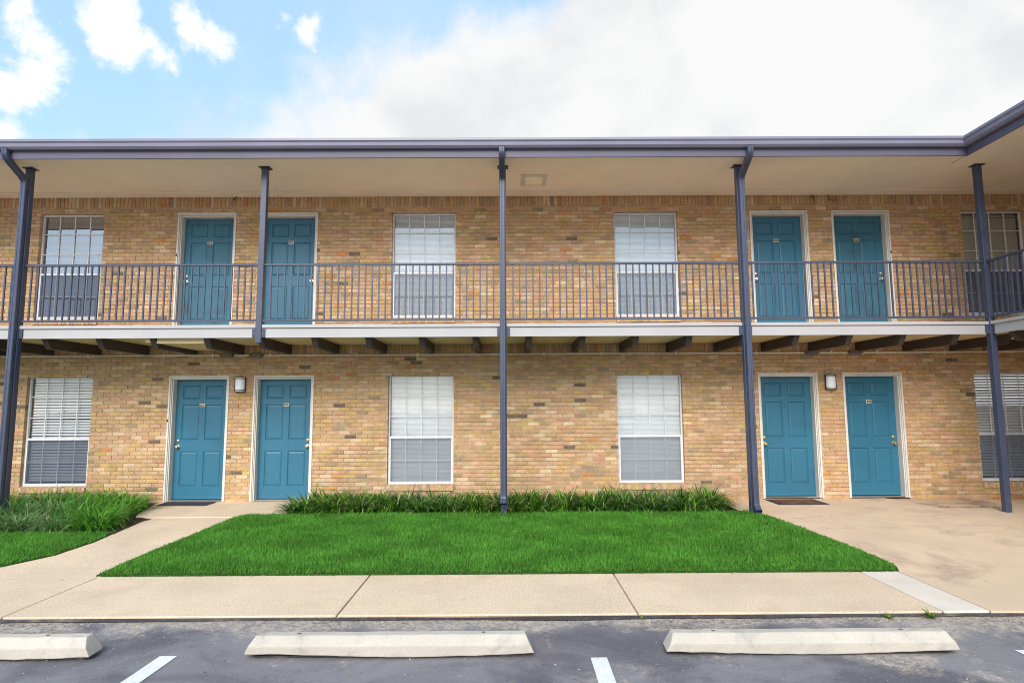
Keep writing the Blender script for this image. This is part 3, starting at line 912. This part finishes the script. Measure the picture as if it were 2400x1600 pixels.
def window(x0, z0, z1, style, glass):
    H = z1 - z0
    fy0, fy1 = 0.066, 0.112
    fw = 0.026

    def frame():
        m = MB()
        m.box(0, fw, fy0, fy1, 0, H, bev=.003); m.box(WW - fw, WW, fy0, fy1, 0, H, bev=.003)
        m.box(fw, WW - fw, fy0, fy1, H - fw, H, bev=.003); m.box(fw, WW - fw, fy0, fy1, 0, fw, bev=.003)
        return m
    w = put('window', cached(('window', H), frame, M_alu), B, (x0, 0, z0))
    zm = H * 0.425
    mr = MB(); mr.box(fw, WW - fw, 0.060, 0.100, zm - 0.018, zm + 0.018, bev=.003)
    # lower sash stiles, in front of the upper sash
    for xa in (fw, WW - fw - 0.02):
        mr.box(xa, xa + 0.02, 0.058, 0.090, fw + 0.001, zm - 0.0185, bev=.002)
    mr.box(fw + 0.021, WW - fw - 0.021, 0.058, 0.090, fw + 0.001, fw + 0.024, bev=.002)
    put('sash', cached(('sash', H), lambda: mr, M_alu), w)
    xsb = [fw + (WW - 2 * fw) * k / 4 for k in range(5)]
    zu = [zm + 0.018, H * 0.62, H * 0.812, H - fw]
    zl = [fw + 0.024, H * 0.215, zm - 0.018]
    for zs in (zu, zl):
        for xb in xsb[1:-1]:
            put('muntin', cached(('muntin', 'v', zs[-1] - zs[0]), lambda zs=zs: (lambda m: (m.box(-.007, .007, .083, .096, 0, zs[-1] - zs[0]), m)[1])(MB()), M_alu), w, (xb, 0, zs[0]))
        for zb in zs[1:-1]:
            put('muntin', cached(('muntin', 'h'), lambda: (lambda m: (m.box(0.002, WW - 2 * fw - 0.002, .0815, .0945, -.006, .006), m)[1])(MB()), M_alu), w, (fw, 0, zb))
        # thin transverse grid clips on the outside would be sub-pixel; panes fill every light
        for i in range(4):
            for j in range(len(zs) - 1):
                pw, ph = xsb[i + 1] - xsb[i] - 0.003, zs[j + 1] - zs[j] - 0.003

                def pane(pw=pw, ph=ph):
                    m = MB(); m.add([(-pw / 2, 0, -ph / 2), (pw / 2, 0, -ph / 2), (pw / 2, 0, ph / 2), (-pw / 2, 0, ph / 2)], [(0, 1, 2, 3)])
                    return m
                key = ('pane', round(pw, 4), round(ph, 4), glass.name)
                if key not in CACHE: CACHE[key] = pane().mesh('pane', glass)
                put('pane', CACHE[key], w, ((xsb[i] + xsb[i + 1]) / 2, 0.099, (zs[j] + zs[j + 1]) / 2),
                    (R(random.uniform(-.25, .25)), 0, R(random.uniform(-.25, .25))))
    # insect screen over the lower sash
    m = MB(); m.add([(fw + 0.02, 0.0545, fw + 0.02), (WW - fw - 0.02, 0.0545, fw + 0.02), (WW - fw - 0.02, 0.0545, zm - 0.015), (fw + 0.02, 0.0545, zm - 0.015)], [(0, 1, 2, 3)])
    part('screen', m, M_screen if style == 'fine' else M_screen_dark, w)
    # blind
    if style == 'wide':
        m = MB()
        vs = []
        prof_ = [(-0.016, -0.0185), (-0.010, -0.006), (-0.001, 0.007), (0.013, 0.0175)]
        for xx in (0.035, WW - 0.012):
            for y, z in prof_: vs.append((xx, 0.150 + y, z))
        m.add(vs, [(i, i + 1, 5 + i, 4 + i) for i in range(3)])
        key = ('slat', 'wide')
        if key not in CACHE: CACHE[key] = m.mesh('slat', M_blind)
        nsl = int((H - 0.10) / 0.0485)
        for k in range(nsl):
            put('slat', CACHE[key], w, (0, 0, H - 0.075 - 0.0485 * k), (R(random.uniform(-.8, .8)), 0, 0))
        m = MB(); m.box(0.03, WW - 0.01, 0.135, 0.18, H - 0.05, H - 0.01); part('headrail', m, M_blind, w)
    elif style in ('fine', 'dark'):
        mt = M_blind if style == 'fine' else M_blinddark
        m = MB(); p = 0.0217; k = 0; z = H - 0.055
        while z > 0.045:
            tl = 0.35 + random.uniform(-0.03, 0.03)
            if style == 'dark': tl = 0.62
            a = 0.0125
            sag = 0.0
            m.add([(0.03, 0.150 - 0.006 * tl, z - a * (1.0 - 0.25 * tl)), (WW - 0.02, 0.150 - 0.006 * tl, z - a * (1.0 - 0.25 * tl)), (WW - 0.02, 0.147 - 0.004, z), (0.03, 0.147 - 0.004, z),
                   (0.03, 0.152 + 0.008 * tl, z + a * (0.92 - 0.35 * tl)), (WW - 0.02, 0.152 + 0.008 * tl, z + a * (0.92 - 0.35 * tl))], [(0, 1, 2, 3), (3, 2, 5, 4)])
            z -= p; k += 1
        m.box(0.025, WW - 0.015, 0.135, 0.170, H - 0.047, H - 0.012)
        m.box(0.03, WW - 0.02, 0.142, 0.160, 0.022, 0.036)
        kind(part('blind', m, mt, w), 'stuff')
        for xx in (0.18, WW / 2, WW - 0.18):
            m = MB(); m.box(xx - 0.0015, xx + 0.0015, 0.139, 0.141, 0.04, H - 0.05); part('blind_cord', m, M_blind, w)
    elif style == 'shade':
        m = MB(); m.box(0.03, WW - 0.03, 0.150, 0.153, 0.03, H - 0.10); m.lathe([(0.02, 0.03), (0.02, WW - 0.03)], (0, 0.16, H - 0.07), 'x', 10)
        part('roller_shade', m, M_shade, w)
    # rowlock sill bricks
    n = 17
    for k in range(n):
        bw = WW / n
        key = ('sill_brick', k % 9)
        if key not in CACHE:
            m = MB(); t_ = tone(); a = bw / 2 - 0.004; d_ = random.uniform(-0.003, 0.003)
            m.add([(-a, -0.030 + d_, -0.100), (a, -0.030 + d_, -0.100), (a, 0.07, -0.100), (-a, 0.07, -0.100),
                   (-a, -0.026 + d_, -0.016), (a, -0.026 + d_, -0.016), (a, 0.07, -0.001), (-a, 0.07, -0.001)],
                  [(0, 3, 2, 1), (4, 5, 6, 7), (0, 1, 5, 4), (1, 2, 6, 5), (2, 3, 7, 6), (3, 0, 4, 7)], t_)
            CACHE[key] = m.mesh('sill_brick', M_brick)
        put('sill_brick', CACHE[key], w, ((k + 0.5) * bw, 0, random.uniform(-.002, .001)))
    m = MB(); m.box(0.001, WW - 0.001, -0.020, 0.06, -0.098, -0.022); part('sill_mortar', m, M_mortar, w)
    return w


styles_lo = ['wide', 'fine', 'fine', 'wide']
styles_up = ['dark', 'fine', 'fine', 'shade']
for x, s in zip(WIN_LO, styles_lo): window(x, LZ0, LZ1, s, M_glass)
for x, s, gm in zip(WIN_UP, styles_up, (M_glass_film, M_glass_up, M_glass_up, M_glass)): window(x, UZ0, UZ1, s, gm)


# ---- doors ---------------------------------------------------------------------------
SW_, SH_ = 0.914, 2.040
PXS = [(0.105, 0.407), (0.507, 0.809)]
PZS = [(0.204, 0.806), (0.996, 1.608), (1.706, 1.943)]


def slab_mesh():
    m = MB()
    xe = [0, 0.105, 0.407, 0.507, 0.809, SW_]; ze = [0, .204, .806, .996, 1.608, 1.706, 1.943, SH_]
    for i in range(5):
        for j in range(7):
            a, b, c, d_ = xe[i], xe[i + 1], ze[j], ze[j + 1]
            if i in (1, 3) and j in (1, 3, 5):
                k, q = 0.012, 0.013
                vs = [(a, 0, c), (b, 0, c), (b, 0, d_), (a, 0, d_), (a + k, q, c + k), (b - k, q, c + k), (b - k, q, d_ - k), (a + k, q, d_ - k)]
                m.add(vs, [(0, 1, 5, 4), (1, 2, 6, 5), (2, 3, 7, 6), (3, 0, 4, 7), (4, 5, 6, 7)])
            else:
                m.add([(a, 0, c), (b, 0, c), (b, 0, d_), (a, 0, d_)], [(0, 1, 2, 3)])
    m.add([(0, 0, 0), (0, .045, 0), (0, .045, SH_), (0, 0, SH_)], [(0, 1, 2, 3)]); m.add([(SW_, 0, 0), (SW_, 0, SH_), (SW_, .045, SH_), (SW_, .045, 0)], [(0, 1, 2, 3)])
    m.add([(0, 0, 0), (SW_, 0, 0), (SW_, .045, 0), (0, .045, 0)], [(0, 1, 2, 3)]); m.add([(0, 0, SH_), (0, .045, SH_), (SW_, .045, SH_), (SW_, 0, SH_)], [(0, 1, 2, 3)])
    return m


def panel_mesh(w_, h_):
    m = MB(); a = 0.0165; k = 0.022
    vs = [(a, 0.0128, a), (w_ - a, 0.0128, a), (w_ - a, 0.0128, h_ - a), (a, 0.0128, h_ - a)]
    vs += [(a, .009, a), (w_ - a, .009, a), (w_ - a, .009, h_ - a), (a, .009, h_ - a)]
    vs += [(a + k, .003, a + k), (w_ - a - k, .003, a + k), (w_ - a - k, .003, h_ - a - k), (a + k, .003, h_ - a - k)]
    fs = [(8, 9, 10, 11)]
    for q in range(4):
        l = (q + 1) % 4
        fs += [(q, l, 4 + l, 4 + q), (4 + q, 4 + l, 8 + l, 8 + q)]
    m.add(vs, fs); return m


slab_cache = {}


def door(x0, ztop, side, num, mat, mat_name, bell=None, head=0.072, zbot=None, knobmat=M_brass):
    zb = ztop - head - SH_
    xd = x0 + (DW - SW_) / 2
    if mat_name not in slab_cache:
        slab_cache[mat_name] = (slab_mesh().mesh('door', mat), [panel_mesh(0.302, b - a).mesh('door_panel', mat) for a, b in PZS])
    sm, pms = slab_cache[mat_name]
    D = put('door', sm, B, (xd, 0.150, zb))
    for j, (a, b) in enumerate(PZS):
        for c in PXS: put('door_panel', pms[j], D, (c[0], 0, a))
    f = (DW - SW_) / 2
    m = MB()                                                       # frame in door coordinates
    lo = -0.03 if zbot is None else zbot - zb
    for s in (0, 1):
        X = lambda a, b: (a - f, b - f) if s == 0 else (SW_ + f - b, SW_ + f - a)
        m.box(*X(0.001, 0.030), -0.158, -0.06, lo, SH_ + head - 0.031, bev=.003)
        m.box(*X(0.031, 0.046), -0.140, -0.06, lo, SH_ + head - 0.047, bev=.003)
        m.box(*X(0.047, 0.0625), -0.118, 0.05, lo, SH_ + 0.004, bev=.002)
        m.box(*X(0.0405, 0.0465), -0.128, -0.061, lo, SH_ + head - 0.048)
    m.box(-f + 0.001, SW_ + f - 0.001, -0.158, -0.06, SH_ + head - 0.030, SH_ + head - 0.001, bev=.003)
    m.box(-f + 0.031, SW_ + f - 0.031, -0.140, -0.06, SH_ + head - 0.046, SH_ + head - 0.0305, bev=.003)
    m.box(-f + 0.047, SW_ + f - 0.047, -0.118, 0.05, SH_ + 0.0045, SH_ + head - 0.0465, bev=.002)
    part('door_frame', m, M_trim, D)
    m = MB(); m.box(0.0015, SW_ - 0.0015, -0.10, 0.05, -0.026, -0.008, bev=.004); part('threshold', m, M_nickel, D)
    kx = 0.066 if side == 'L' else SW_ - 0.066
    m = MB(); m.lathe([(0.033, -0.001), (0.033, -0.006), (0.014, -0.010), (0.012, -0.034), (0.026, -0.042), (0.029, -0.055), (0.024, -0.066), (0.010, -0.070)], (kx, 0, 0.885), 'y', 18)
    smooth(part('knob', m, knobmat, D))
    m = MB(); m.lathe([(0.031, -0.001), (0.030, -0.010), (0.022, -0.018), (0.012, -0.019)], (kx, 0, 0.990), 'y', 18)
    smooth(part('deadbolt', m, M_brass, D))
    m = MB(); m.lathe([(0.008, -0.0005), (0.008, -0.004), (0.004, -0.005)], (SW_ / 2, 0, 1.525), 'y', 10); part('peephole', m, M_black, D)
    if num:
        pz = 1.602
        m = MB(); m.box(SW_ / 2 - 0.046, SW_ / 2 + 0.046, -0.006, -0.0005, pz - 0.028, pz + 0.028, bev=.002); pl_ = part('number_plate', m, M_ink, D)
        m = MB(); m.box(SW_ / 2 - 0.037, SW_ / 2 + 0.037, -0.0075, -0.0062, pz - 0.019, pz + 0.019); part('number_plate', m, M_plate, D)
        cu = bpy.data.curves.new('number', 'FONT'); cu.body = num; cu.size = 0.034; cu.align_x = 'CENTER'; cu.align_y = 'CENTER'; cu.extrude = 0.0006
        to = bpy.data.objects.new('tmp', cu); COL.objects.link(to)
        dg = bpy.context.evaluated_depsgraph_get()
        tm = bpy.data.meshes.new_from_object(to.evaluated_get(dg)); bpy.data.objects.remove(to)
        tm.materials.clear(); tm.materials.append(M_ink)
        put('number', tm, D, (SW_ / 2, -0.0088, pz), (R(90), 0, 0))
    if bell:
        m = MB(); bx = (-f + 0.012) if bell == 'L' else (SW_ + f - 0.020)
        m.box(bx - 0.008, bx + 0.010, -0.166, -0.1585, 1.32, 1.365); part('doorbell', m, M_black, D)
    return D


for (x, s, n_), bell in zip(DOOR_LO, ('L', None, None, None)):
    d_ = door(x, DZ_LO[1], s, n_, M_door, 'clean', bell, 0.070)
    if n_ is None: d_['label'] = 'door without a number plate'
for i, ((x, s, n_), bell) in enumerate(zip(DOOR_UP, ('L', None, None, 'R'))):
    gr = i in (0, 3)
    d_ = door(x, DZ_UP[1], s, n_, M_doorgrime if gr else M_door, 'grimy' if gr else 'clean', bell, 0.072, 2.80, M_nickel)
    if gr: d_['label'] = 'weathered streaky teal door'

# ------------------------------------------------------------------ things on the building
def wall_lamp(x, z0, z1, label):
    t = tag(empty('wall_lamp', (x, -0.004, z0)), label, 'wall lamp', 'wall lamps between the doors')
    H = z1 - z0; w2 = 0.092; dp = 0.085

    def half(rx, ry, za, zb, n=14):
        m = MB(); vs = []
        for z in (za, zb):
            for k in range(n + 1):
                a = math.pi * k / n
                vs.append((rx * math.cos(a), -0.012 - ry * math.sin(a), z))
        W_ = n + 1
        m.add(vs, [(k, k + 1, W_ + k + 1, W_ + k) for k in range(n)] + [tuple(range(W_)), tuple(range(W_, 2 * W_)), (0, W_, 2 * W_ - 1, n)])
        return m
    m = MB(); m.box(-w2, w2, -0.012, 0, 0, H, bev=.002); part('back_plate', m, M_black, t)
    smooth(part('diffuser', half(w2 - 0.008, dp - 0.008, 0.010, H - 0.010), M_diff, t))
    for za, zb in ((0, 0.011), (0.026, 0.035), (H - 0.035, H - 0.026), (H - 0.011, H)):
        smooth(part('band', half(w2, dp, za, zb), M_black, t))
    for s in (-1, 1):
        m = MB(); a, b = sorted((s * (w2 - 0.007), s * (w2 + 0.003))); m.box(a, b, -0.030, -0.011, 0.0005, H - 0.0005); part('side_bar', m, M_black, t)


wall_lamp(-4.655, 1.827, 2.080, 'black banded wall lamp with white diffuser between doors 438 and 436')
wall_lamp(5.566, 1.815, 2.070, 'black banded wall lamp with white diffuser between the unnumbered door and door 435')

t = tag(empty('ceiling_light', (0.415, -0.76, 5.302)), 'square yellowed ceiling light recessed in the balcony soffit', 'ceiling light')
m = MB()
for a, b, c, d_ in ((-.215, -.15, -.24, .24), (.15, .215, -.24, .24), (-.149, .149, -.24, -.17), (-.149, .149, .17, .24)): m.box(a, b, c, d_, -0.010, -0.001, bev=.002)
part('frame', m, M_trim, t)
m = MB(); m.box(-0.148, 0.148, -0.168, 0.168, -0.022, -0.004, bev=.005); part('diffuser', m, M_yel, t)

# doormats
m = MB(); m.box(-0.42, 0.42, -0.18, 0.18, 0, 0.012, bev=.004)
tag(part('doormat', m, M_mat, None, (-5.39, -0.205, -0.034), (0, 0, R(-1.0))), 'thin charcoal rubber doormat before door 438', 'doormat', 'doormats')
t = tag(empty('doormat', (4.73, -0.29, -0.045), R(0.6)), 'brown coir doormat with dark rubber border before the unnumbered lower door', 'doormat', 'doormats')
m = MB(); m.box(-0.41, 0.41, -0.28, 0.26, 0, 0.010, bev=.004); part('border', m, M_mat, t)
m = MB(); m.box(-0.34, 0.34, -0.215, 0.20, 0.0102, 0.018, bev=.004); part('pile', m, M_coir, t)


# wheel stops
def wheel_stop(x0, x1, label, seed):
    rr = random.Random(seed)
    t = MB(); n = 24
    P_ = [(-0.094, 0.0), (-0.095, 0.074), (-0.042, 0.128), (0.030, 0.128), (0.062, 0.070), (0.064, 0.0)]
    L = x1 - x0; vs = []
    for i in range(n + 1):
        u = i / n; k = len(P_)
        for y, z in P_:
            x = -L / 2 + L * u
            if i == 0: x += 0.05 * z / 0.128 + 0.012 * (y > -0.08)
            if i == n: x -= 0.05 * z / 0.128 + 0.012 * (y > -0.08)
            j = 0.0022
            vs.append((x + rr.uniform(-j, j), y + rr.uniform(-j, j), 0.012 + z + rr.uniform(-j, j) + ((0.012 + 0.013 * math.sin(u * 5 + 1.0 + seed * 0.4)) if z == 0 else 0)))
    k = len(P_)
    t.add(vs, [(i * k + a, i * k + (a + 1) % k, (i + 1) * k + (a + 1) % k, (i + 1) * k + a) for i in range(n) for a in range(k)] + [tuple(range(k)), tuple(n * k + a for a in range(k))])
    o = part('wheel_stop', t, M_stop, None, ((x0 + x1) / 2, -6.115, LOT), (0, 0, 0))
    import bmesh
    bm = bmesh.new(); bm.from_mesh(o.data)
    es = [e_ for e_ in bm.edges if len(e_.link_faces) == 2 and e_.calc_face_angle(0) > 0.4]
    bmesh.ops.bevel(bm, geom=es, offset=0.008, segments=2, affect='EDGES', profile=0.6)
    bm.to_mesh(o.data); bm.free()
    m = MB(); m.box(-L / 2 + 0.06, L / 2 - 0.06, -0.06, 0.04, -0.01, 0.012); part('footing', m, M_tar, o)
    for xx in (-L / 2 + 0.35, L / 2 - 0.35):
        m = MB(); m.lathe([(0.013, 0.0), (0.013, 0.004)], (xx, -0.008, 0.1385), 'z', 10); part('anchor_pin', m, M_box, o)
    tag(o, label, 'wheel stop', 'wheel stops in the parking lot')


wheel_stop(-4.86, -2.86, 'cream concrete wheel stop cut off by the left picture edge, beside a white parking line', 1)
wheel_stop(-1.82, 0.16, 'cream concrete wheel stop between the two white parking lines', 2)
wheel_stop(1.06, 3.07, 'cream concrete wheel stop in front of the narrow white sidewalk slab', 3)


# orange hose by the wall foot
m = MB(); m.tube([(x, -0.10 + 0.01 * math.sin(x * 5), -0.022) for x in np.linspace(8.16, 10.4, 16)][:12], 0.014, 8)
tag(smooth(part('hose', m, M_orange)), 'thin orange hose lying along the foot of the brick wall', 'hose')


# ------------------------------------------------------------------ vegetation
def np_mesh(name, V, F, T, mat):
    me = bpy.data.meshes.new(name)
    me.vertices.add(len(V)); me.vertices.foreach_set('co', V.astype(np.float32).ravel())
    k = F.shape[1]
    me.loops.add(F.size); me.loops.foreach_set('vertex_index', F.astype(np.int32).ravel())
    me.polygons.add(len(F)); me.polygons.foreach_set('loop_start', np.arange(0, F.size, k, dtype=np.int32))
    me.update(calc_edges=True)
    a = me.attributes.new('tone', 'FLOAT_COLOR', 'POINT')
    C4 = np.ones((len(V), 4), np.float32); C4[:, :3] = T
    a.data.foreach_set('color', C4.ravel())
    me.materials.append(mat)
    me.polygons.foreach_set('use_smooth', np.ones(len(F), bool))
    me.validate()
    return me


def blades(P, h, w, az, lean, curl, tone_, segs=2):
    """P (n,3) roots; leaf strips bending along azimuth az. tone_ (n,3)"""
    n = len(P); st = segs + 1
    dx, dy = np.cos(az), np.sin(az)
    sx, sy = -dy, dx
    V = np.zeros((n, st * 2 - 1, 3)); T = np.zeros((n, st * 2 - 1, 3))
    rad = np.zeros(n); up = np.zeros(n)
    for s in range(st):
        t = s / segs
        if s:
            am = np.minimum(lean + curl * (t - 0.5 / segs) ** 1.3, 2.75)
            rad = rad + h / segs * np.sin(am); up = up + h / segs * np.cos(am)
        wd = w * (1 - t ** 1.6) * 0.5
        c = np.stack([P[:, 0] + dx * rad, P[:, 1] + dy * rad, P[:, 2] + np.maximum(up, -0.02)], 1)
        if s < segs:
            V[:, 2 * s] = c + np.stack([sx * wd, sy * wd, 0 * wd], 1)
            V[:, 2 * s + 1] = c - np.stack([sx * wd, sy * wd, 0 * wd], 1)
            T[:, 2 * s] = T[:, 2 * s + 1] = tone_
        else:
            V[:, 2 * s] = c; T[:, 2 * s] = tone_
    k = st * 2 - 1
    fl = []
    for s in range(segs - 1):
        fl += [(2 * s, 2 * s + 1, 2 * s + 3), (2 * s, 2 * s + 3, 2 * s + 2)]
    fl.append((2 * segs - 2, 2 * segs - 1, 2 * segs))
    F = (np.arange(n)[:, None, None] * k + np.array(fl)[None]).reshape(-1, 3)
    return V.reshape(-1, 3), F, T.reshape(-1, 3)


def lawn(name, fx0, fx1, y0, y1, x_lo, x_hi, dens, label_kind):
    n = int((x_hi - x_lo) * (y1 - y0) * dens)
    x = rng.uniform(x_lo, x_hi, n); y = rng.uniform(y0, y1, n)
    a = np.array([fx0(q) for q in y]); b = np.array([fx1(q) for q in y])
    ragged = 0.018 * np.sin(y * 23) + 0.012 * np.sin(y * 57 + 1)
    ok = (x > a + 0.012 + ragged * 0.5) & (x < b - 0.008 + ragged)
    x, y = x[ok], y[ok]; n = len(x)
    z = np.array([zg(q) for q in y]) + 0.010
    clump = 0.5 + 0.5 * np.sin(x * 5.1 + 1.7 * np.sin(y * 4.3)) * np.sin(y * 6.7 + 1.3 * np.sin(x * 3.1))
    h = rng.uniform(0.036, 0.060, n) * (0.9 + 0.25 * clump)
    edge = np.minimum(np.minimum(x - a[ok], b[ok] - x), y - y0)
    h *= np.clip(0.62 + edge / 0.12 * 0.38, 0.62, 1.0)
    t0 = np.array([0.062, 0.235, 0.020]); t1 = np.array([0.170, 0.420, 0.060]); t2 = np.array([0.17, 0.17, 0.06])
    u = np.clip(rng.normal(0.45, 0.25, n) + 0.15 * (clump - 0.5), 0, 1)[:, None]
    T = t0 * (1 - u) + t1 * u
    dry = rng.random(n) < 0.02 + 0.10 * (edge < 0.05); T[dry] = t2
    V, F, T = blades(np.stack([x, y, z], 1), h, rng.uniform(0.0045, 0.008, n), rng.uniform(0, 2 * np.pi, n), rng.uniform(0.1, 0.85, n), rng.uniform(0.1, 1.0, n), T)
    o = put(name, np_mesh(name, V, F, T, M_grass)); kind(o, 'stuff')
    return o


lawn('lawn_grass', lawnL, lawnR, -4.27, -1.26, -4.15, 3.98, 8200, '')
lawn('lawn_grass', lambda y: -22.0, lambda y: walkL(y) - 0.02, -4.27, -2.42, -10.5, -5.0, 6400, '')

# strap leaved border clumps
DK = [(0.016, 0.070, 0.006), (0.055, 0.180, 0.014), (0.210, 0.420, 0.050), (0.50, 0.44, 0.28)]
BR = [(0.045, 0.185, 0.014), (0.095, 0.320, 0.026), (0.180, 0.430, 0.055), (0.24, 0.30, 0.12)]
PLE = [(0.070, 0.185, 0.040), (0.140, 0.290, 0.080), (0.290, 0.400, 0.170), (0.42, 0.41, 0.27)]


def clump_mesh(name, pal, n, hh, seed, spread=0.22, wdt=0.015):
    r = np.random.default_rng(seed)
    az = r.uniform(0, 2 * np.pi, n); rad = spread * np.sqrt(r.random(n))
    pa = az + r.normal(0, .9, n)
    P = np.stack([rad * np.cos(pa), rad * np.sin(pa), np.full(n, -0.01)], 1)
    h = hh * r.uniform(0.6, 1.1, n)
    lean = np.clip(r.normal(0.22, 0.2, n) + rad / spread * 0.35, 0.02, 1.1); curl = np.clip(r.normal(1.75, 0.5, n), 0.5, 2.8)
    pal = np.array(pal); idx = r.choice(4, n, p=[0.34, 0.38, 0.24, 0.04])
    T = pal[idx] * r.uniform(0.85, 1.15, (n, 1))
    V, F, T = blades(P, h, wdt * r.uniform(0.7, 1.2, n), az, lean, curl, T, 5)
    return np_mesh(name, V, F, T, M_strap)


VD = [clump_mesh('border_plant', DK, 340, 0.46, s_, 0.23, 0.024) for s_ in range(5)]
VB = [clump_mesh('border_plant', BR, 340, 0.52, 20 + s_, 0.24, 0.024) for s_ in range(4)]
VP = [clump_mesh('border_plant', PLE, 400, 0.46, 40 + s_, 0.26, 0.019) for s_ in range(4)]
ORD = 'leftmost second third fourth fifth sixth seventh eighth ninth tenth eleventh twelfth thirteenth fourteenth fifteenth sixteenth'.split()


def clump_row(ms, pts, sc, text, group):
    """text has a slot for the place in the row"""
    for k, (x, y) in enumerate(sorted(pts)):
        o = put('border_plant', random.choice(ms), None, (x, y, zg(y)), (0, 0, random.uniform(0, 6.28)))
        q = random.uniform(*sc)
        o.scale = (q * random.uniform(0.97, 1.1), q * random.uniform(0.97, 1.1), q * random.uniform(0.88, 1.02))
        w_ = ORD[k] if k == 0 else (ORD[k] + ' from left' if k < len(pts) - 1 else 'rightmost')
        tag(o, text.format(w_), 'plant', group)


def spread_row(x0, x1, n, y, jy=0.05):
    return [(x0 + (x1 - x0) * k / (n - 1) + random.uniform(-.04, .04), y + random.uniform(-jy, jy)) for k in range(n)]


GM = 'border clumps under the middle windows'
clump_row(VD, spread_row(-3.18, 3.12, 15, -0.96), (0.84, 1.0), 'dark strap-leaved clump beside the lawn under the middle windows, {}', GM)
clump_row(VD, spread_row(-3.10, 3.16, 14, -0.52), (0.86, 1.02), 'dark strap-leaved clump against the wall under the middle windows, {}', GM)
GL = 'clumps in the left bed'
clump_row(VB[:2] + VD[:2], spread_row(-9.5, -6.55, 7, -0.45), (0.9, 1.05), 'deep green clump against the wall under the bottom left window, {}', GL)
clump_row(VP[:3] + VB[:1], spread_row(-9.4, -6.75, 7, -1.25), (0.85, 0.98), 'pale green clump in the middle row of the left bed, {}', GL)
clump_row(VP, spread_row(-9.3, -6.2, 8, -2.08), (0.72, 0.88), 'pale green flopping clump in the front row of the left bed, {}', GL)
clump_row(VB, [(-6.38, -1.00), (-6.02, -0.78), (-6.28, -1.50), (-5.88, -1.30), (-5.78, -1.80), (-5.62, -2.12)], (0.80, 0.95), 'bright green strap-leaved clump beside the left path, {}', GL)


# weeds at the kerb
def weed(x, y, sc, label, group=None):
    r = np.random.default_rng(int(abs(x * 1000)))
    n = 26; az = r.uniform(0, 6.28, n)
    T = np.array([(0.15, 0.26, 0.03)]) * r.uniform(0.7, 1.2, (n, 1))
    V, F, T = blades(np.zeros((n, 3)), 0.09 * sc * r.uniform(.5, 1.1, n), np.full(n, 0.012 * sc), az, r.uniform(.5, 1.2, n), r.uniform(.2, .8, n), T, 3)
    o = put('weed', np_mesh('weed', V, F, T, M_strap), None, (x, y, LOT + 0.004))
    tag(o, label, 'weed', group)


weed(3.02, -5.50, 0.85, 'yellow green weed by the kerb left of the white slab corner', 'kerb weeds')
weed(3.36, -5.50, 1.15, 'yellow green weed at the kerb corner of the white slab', 'kerb weeds')
weed(1.05, -5.48, 0.55, 'small thin weed growing where a sidewalk joint meets the kerb', 'kerb weeds')
o_ = weed(3.80, -1.46, 0.6, 'small weed beside the mouth of the downspout with the kicked out end', 'kerb weeds')


# debris: grit along the kerb, dry leaves by the wall
def scatter(name, n, fx, fy, fz, size, tones, mat):
    x, y = fx(n), fy(n); z = fz(x, y)
    s = size * rng.uniform(0.4, 1.4, n); a = rng.uniform(0, 6.28, n); el = rng.uniform(0.4, 1.0, n)
    k = np.array([[-1, -.5], [1, -.6], [.8, .6], [-.7, .7]])
    V = np.zeros((n, 5, 3))
    for i in range(4):
        V[:, i, 0] = x + s * (k[i, 0] * np.cos(a) - k[i, 1] * el * np.sin(a)); V[:, i, 1] = y + s * (k[i, 0] * np.sin(a) + k[i, 1] * el * np.cos(a)); V[:, i, 2] = z
    V[:, 4, 0] = x; V[:, 4, 1] = y; V[:, 4, 2] = z + s * rng.uniform(0.3, 0.9, n)
    F = (np.arange(n)[:, None, None] * 5 + np.array([(0, 1, 4), (1, 2, 4), (2, 3, 4), (3, 0, 4)])[None]).reshape(-1, 3)
    tt = np.array(tones)[rng.integers(0, len(tones), n)] * rng.uniform(.7, 1.2, (n, 1))
    o = put(name, np_mesh(name, V.reshape(-1, 3), F, np.repeat(tt, 5, 0), mat)); kind(o, 'stuff')


GR = [(.45, .37, .28), (.36, .30, .25), (.55, .48, .40), (.14, .11, .09), (.40, .28, .12)]
scatter('gravel', 2600, lambda n: rng.uniform(-7, 7, n), lambda n: -5.475 - np.abs(rng.normal(0, 0.05, n)), lambda x, y: LOT + 0.002 + 0 * x, 0.0055, GR, M_leafdry)
scatter('gravel', 2600, lambda n: rng.uniform(-6, 6, n), lambda n: rng.uniform(-8.2, -5.5, n), lambda x, y: LOT + 0.002 + 0 * x, 0.0045, GR + [(.7, .7, .7)], M_leafdry)
scatter('fallen_leaves', 190, lambda n: rng.uniform(6.75, 7.75, n), lambda n: -0.84 + rng.normal(0, 0.035, n), lambda x, y: -0.066 + 0 * x, 0.020, [(.12, .07, .04), (.06, .04, .03), (.25, .17, .06)], M_leafdry)
scatter('fallen_leaves', 260, lambda n: rng.uniform(-4.0, 3.9, n), lambda n: -4.285 + rng.normal(0, 0.014, n), lambda x, y: -0.097 + 0 * x, 0.009, [(.22, .15, .06), (.10, .09, .03), (.35, .25, .10)], M_leafdry)
